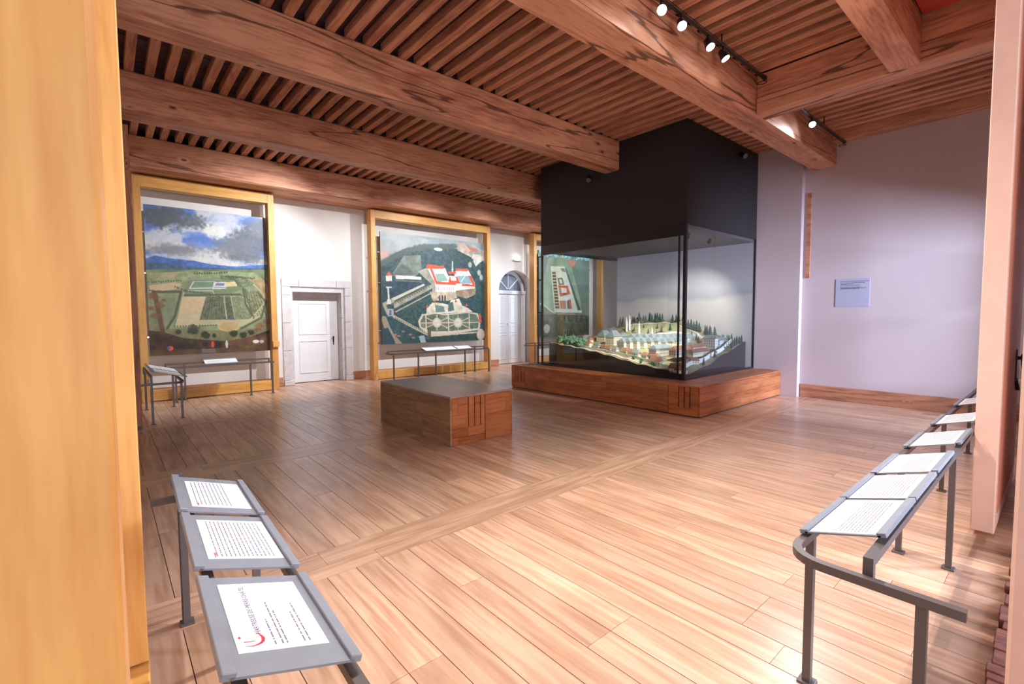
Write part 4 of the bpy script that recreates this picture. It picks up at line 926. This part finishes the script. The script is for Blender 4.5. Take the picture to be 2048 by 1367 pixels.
# trees
fol = plain('conifer_foliage', sr(58, 84, 68), .9, noise=.3, nscale=30); fol2 = plain('broadleaf_foliage', sr(92, 138, 104), .9, noise=.3, nscale=30); brk = plain('tiny_trunk', sr(74, 56, 44), .9)
def mk_conifer(seed):
    r = random.Random(seed); m = MB(); 
    for k in range(5):
        z = .02+k*.024; rr_ = .036*(1-k/6.2); ring = []
        b0 = len(m.v)
        for i in range(10):
            a = 2*math.pi*i/10+seed; q = rr_*(1 if i % 2 else .72)*r.uniform(.85, 1.15); m.v.append((q*math.cos(a), q*math.sin(a), z+r.uniform(-.004, .003)))
        m.v.append((0, 0, z+.042)); 
        for i in range(10): m.f.append((b0+i, b0+(i+1) % 10, b0+10))
        m.f.append(tuple(b0+i for i in reversed(range(10))))
    t = m.build('foliage', fol); me = t.data; bpy.data.objects.remove(t); return me
def mk_broad(seed):
    bm = bmesh.new(); r = random.Random(seed)
    for k in range(5):
        bmesh.ops.create_icosphere(bm, subdivisions=1, radius=.028*r.uniform(.7, 1.1), matrix=Matrix.Translation((r.uniform(-.022, .022), r.uniform(-.022, .022), .055+r.uniform(-.015, .03))))
    me = bpy.data.meshes.new('foliage'); bm.to_mesh(me); bm.free(); me.materials.append(fol2); return me
CONS = [mk_conifer(i) for i in range(3)]; BRO = [mk_broad(i) for i in range(3)]
tt = MB().cyl((0, 0, -.01), (0, 0, .05), .005, .004, 6).build('trunk', brk); TRK = tt.data; bpy.data.objects.remove(tt)
def tree(x, y, s, con=True, z=None):
    x = min(max(x, X0+.03), X1-.03); y = min(max(y, Y0+.03), Y1-.03)
    o = bpy.data.objects.new('tree', None); COL.objects.link(o); o.parent = model; o.location = Vector((x, y, (hgtn(x, y) if z is None else z)-.003))-model.location; o.scale = (s, s, s); o.rotation_euler = (0, 0, random.uniform(0, 6))
    obj('foliage', random.choice(CONS if con else BRO), o); obj('trunk', TRK, o)
# ridge groups: pixel columns where trees stand along the top of the hill
for px in (1246, 1251, 1263, 1268, 1279, 1283, 1296, 1300, 1305, 1313, 1318, 1323, 1329, 1348, 1353, 1358, 1381, 1386, 1392, 1397, 1401, 1412, 1417, 1421, 1427, 1431):
    d = ray(px, 640); x_ = 9.48; tt_ = x_/d.x; tree(x_-random.uniform(0, .12), d.y*tt_, random.uniform(1.1, 1.6))
for px, x_ in ((1458, 9.4), (1463, 9.45), (1475, 9.3), (1480, 9.4), (1486, 9.42), (1490, 9.3), (1498, 9.5), (1478, 9.1), (1484, 9.2), (1492, 9.4)): d = ray(px, 680); tree(x_, d.y*x_/d.x, random.uniform(.9, 1.3))
for k in range(26): tree(random.uniform(8.55, 9.2), random.uniform(4.6, 6.9), random.uniform(.6, 1.1))
for px, py in ((1392, 672), (1398, 670), (1405, 668), (1420, 674), (1422, 676), (1387, 672), (1430, 690), (1441, 694)): x_, y_ = at(px, py, .98); tree(x_, y_, 1.0)
for k in range(40): tree(random.uniform(7.32, 7.95), random.uniform(6.5, 7.19), random.uniform(.9, 1.6), False)
for px, py in ((1218, 702), (1253, 708), (1256, 709), (1261, 711), (1265, 713), (1269, 716), (1276, 719), (1285, 723), (1247, 706)): x_, y_ = at(px, py, .74); tree(max(x_, 7.32), y_, 1.05, False)
for px, py in ((1448, 700), (1455, 699), (1460, 697), (1465, 695), (1452, 702), (1440, 704)): x_, y_ = at(px, py, .84); tree(x_, max(y_, 4.25), .8, False)

# ------------------------------------------------------------------ foreground: near pine frame, brown post, salmon door, threshold
nf = empty('picture_frame', 'huge blurred honey pine frame post filling the edge nearest the camera', 'frame', (0, .75, 0), None, -math.atan2(.076, 1.55))
# local: y along the frame, +x towards the room
Ln = math.hypot(.076, 1.55)
MB().box(-.62, .003, .0, .10, 0, 4.3).build('post', pine_z, nf, bevel=.006)
MB().box(-.44, .003, Ln, Ln+.10, .2, 4.3).build('post', pine_z, nf, bevel=.003)
MB().box(-.44, .006, .101, Ln+.11, .012, .19).build('bottom_rail', pine_x, nf, bevel=.004)
MB().box(-.44, .003, .101, Ln-.001, 4.1, 4.3).build('top_rail', pine_x, nf, bevel=.004)
bp_ = empty('timber_post', 'narrow dark brown timber post behind the near pine frame, on a black foot', 'post', (.17, 8.35, 0))
MB().box(-.13, .178, -.10, .10, .05, 4.11).build('shaft', rail_brown, bp_, bevel=.004); MB().box(-.13, .172, -.09, .09, 0, .05).build('foot', black_d, bp_)

sd = empty('shutter_door', 'thick salmon painted door leaf standing open across the rail, with an iron handle', 'door', (4.57, .33, 0))
MB().box(0, 1.75, -.062, .058, .03, 4.50).build('leaf', salmon, sd, bevel=.006)
MB().box(.12, 1.70, -.066, -.0625, .15, 4.4).build('shade_panel', salmon_shade, sd)  # thin darker sheet, shadow on this side of the leaf put into colour
hd = MB().cyl((1.22, -.062, 1.17), (1.22, -.115, 1.17), .016, .013, 10); hd.cyl((1.22, -.115, 1.19), (1.05, -.125, 1.10), .024, .020, 10); hd.box(1.18, 1.26, -.075, -.062, .98, 1.24)
hd.cyl((1.22, -.07, 1.0), (1.22, -.085, .90), .010, .014, 8)
hd.build('handle', iron, sd, bevel=0)
jm = MB().box(0, .10, -.55, 0, .01, 4.5).build('door_jamb', salmon, bevel=.01); jm.location = (2.2, .087, 0); tag(jm, 'pale salmon painted jamb nearest the camera beside the rail end', 'jamb')
th = MB(); r = random.Random(3); x_ = 2.55
while x_ < 4.4:
    l_ = r.uniform(.05, .14); th.box(x_, x_+l_-.004, -.3, .155+r.uniform(-.012, .012), 0, .045+r.uniform(-.01, .01)); x_ += l_
th = th.build('stone_threshold', plain('rough_red_stone', sr(134, 82, 66), .9, noise=.3, nscale=25), bevel=.003); tag(th, 'ragged reddish stone threshold along the foot of the near salmon jamb', 'threshold')

# ------------------------------------------------------------------ wall label, tracks and lamps
wl = MB().box(-.008, 0, 2.19, 2.685, 1.665, 2.15).build('wall_label', plain('label_grey', sr(172, 170, 190), .5)); wl.location = (WX, 0, 0); tag(wl, 'grey text label mounted on the bare end wall', 'sign')
m = MB(); r = random.Random(5)
for z, e in ((2.10, .56), (2.075, .50), (2.055, .26), (2.03, .40), (2.00, .42), (1.985, .52), (1.975, .40)):
    y = 2.615; ye = y-e*.72
    while y > ye:
        l_ = r.uniform(.012, .04); m.box(-.0092, -.0082, max(y-l_, ye), y, z-.0045, z+.0045); y -= l_+.006
m.build('text_lines', plain('label_ink', sr(96, 92, 120), .6), wl)
def track(x0, x1, y, z, label):
    o = empty('lighting_track', label, 'track', ((x0+x1)/2, y, z)); c = (x0+x1)/2
    MB().box(x0-c, x1-c, -.018, .018, 0, .035).build('rail', trackm, o, bevel=.002)
    MB().box(x0-c+.02, x1-c-.1, -.0195, -.018, .012, .02).build('conductor', chrome, o)
    MB().box(x1-c, x1-c+.05, -.02, .02, -.004, .037).build('end_cap', trackm, o)
    R = MB(); 
    for k in range(14):
        a0, a1 = 2*math.pi*k/14, 2*math.pi*(k+1)/14; q = lambda a: Vector((x1-c+.03+.045*math.cos(a)+.0, .03+.055*math.sin(a), -.03)); R.bar(q(a0), q(a1), .007, .007)
    R.build('cable_loop', trackm, o)
    for x in np.arange(x0-c+.3, x1-c, 1.2): MB().cyl((x, 0, .035), (x, 0, JB-z-.002), .008).build('hanger', trackm, o)
    return o
track(2.6, 6.42, 2.60, 4.50, 'black lighting track under the joists beside the widest beam')
track(7.2, 9.72, 2.60, 4.46, 'short black lighting track between the cross beam and the end wall')
tc_ = track(1.0, 12.8, 8.32, 4.52, 'black lighting track hidden behind the third beam, lighting the paintings')
def lamp(p, aim, label, watts, deg, col, blend=.8, group=None, light=True, face=lamp_face, s=1.0):
    o = empty('track_spotlight', label, 'spotlight', p, group); d = (Vector(aim)-Vector(p)).normalized()
    MB().cyl((0, 0, .068 if p[2] < 4.4 else .078), (0, 0, .02), .010).build('stem', trackm, o)
    MB().cyl(-d*.05*s, d*.06*s, .028*s, .05*s, 18, cap=True).build('shade', trackm, o)
    MB().cyl(d*.0605*s, d*.063*s, .043*s, .043*s, 18).build('lens', face, o)
    if light: spot('track_lamp_light', Vector(p)+d*.09*s, aim, watts, deg, blend, col, .03)
    return o
TG = 'spotlights on the track beside the widest beam'
lamp((4.10, 2.60, 4.42), (1.4, .3, 1.2), 'brightest spotlight on the track beside the widest beam, nearest the camera', 125, 120, (1, .94, .89), 1, TG)
lamp((4.45, 2.60, 4.42), (2.6, .4, .8), 'second bright spotlight from the near end of the track beside the widest beam', 125, 120, (1, .94, .89), 1, TG)
lamp((5.00, 2.60, 4.42), (4.4, .3, .6), 'third spotlight from the near end of the track beside the widest beam', 125, 110, (1, .94, .89), 1, TG)
lamp((5.33, 2.60, 4.42), (6.0, .5, .6), 'last spotlight on the track beside the widest beam, turned partly away', 80, 110, (1, .94, .89), 1, TG)
lamp((8.15, 2.60, 4.39), (5.2, .7, 1.6), 'single glaring spotlight on the short track near the end wall', 150, 120, (.97, .96, 1), 1)
PGR = 'spotlights behind the third beam'
for x, ax, az, pw_l, lb in ((3.9, 1.7, 1.9, 560, 'the landscape with blue mountains'), (4.6, 3.7, 1.9, 230, 'the panelled single door'), (6.7, 5.6, 1.9, 400, 'the near half of the hillside monastery'), (8.3, 7.6, 1.9, 310, 'the far half of the hillside monastery'), (10.3, 9.4, 1.9, 210, 'the arched double door'), (12.6, 11.8, 2.2, 420, 'the green charterhouse painting')):
    lamp((x, 8.32, 4.44), (ax, 11.1, az), 'black track spotlight behind the third beam, aimed at '+lb, pw_l, 86, COOL, .9, PGR)
# dark lamps fixed on the case cladding
for p, aim, lb in (((8.9, 3.93, 4.42), (8.7, 3.5, 4.1), 'dark unlit spotlight fixed high on the short black side of the case'), ((7.02, 5.95, 4.10), (6.8, 5.8, 3.9), 'tiny dark spotlight on the black case cladding below the beam end')):
    o = empty('cladding_spotlight', lb, 'spotlight', p); d = (Vector(aim)-Vector(p)).normalized()
    sd_ = (0, .065, 0) if p[0] > 8 else (.075, 0, 0)
    MB().cyl(sd_, (0, 0, 0), .012).build('arm', trackm, o); MB().cyl(-d*.07, d*.07, .04, .05, 14).build('shade', trackm, o); MB().cyl(d*.0705, d*.073, .042, .042, 14).build('rim', steel, o)
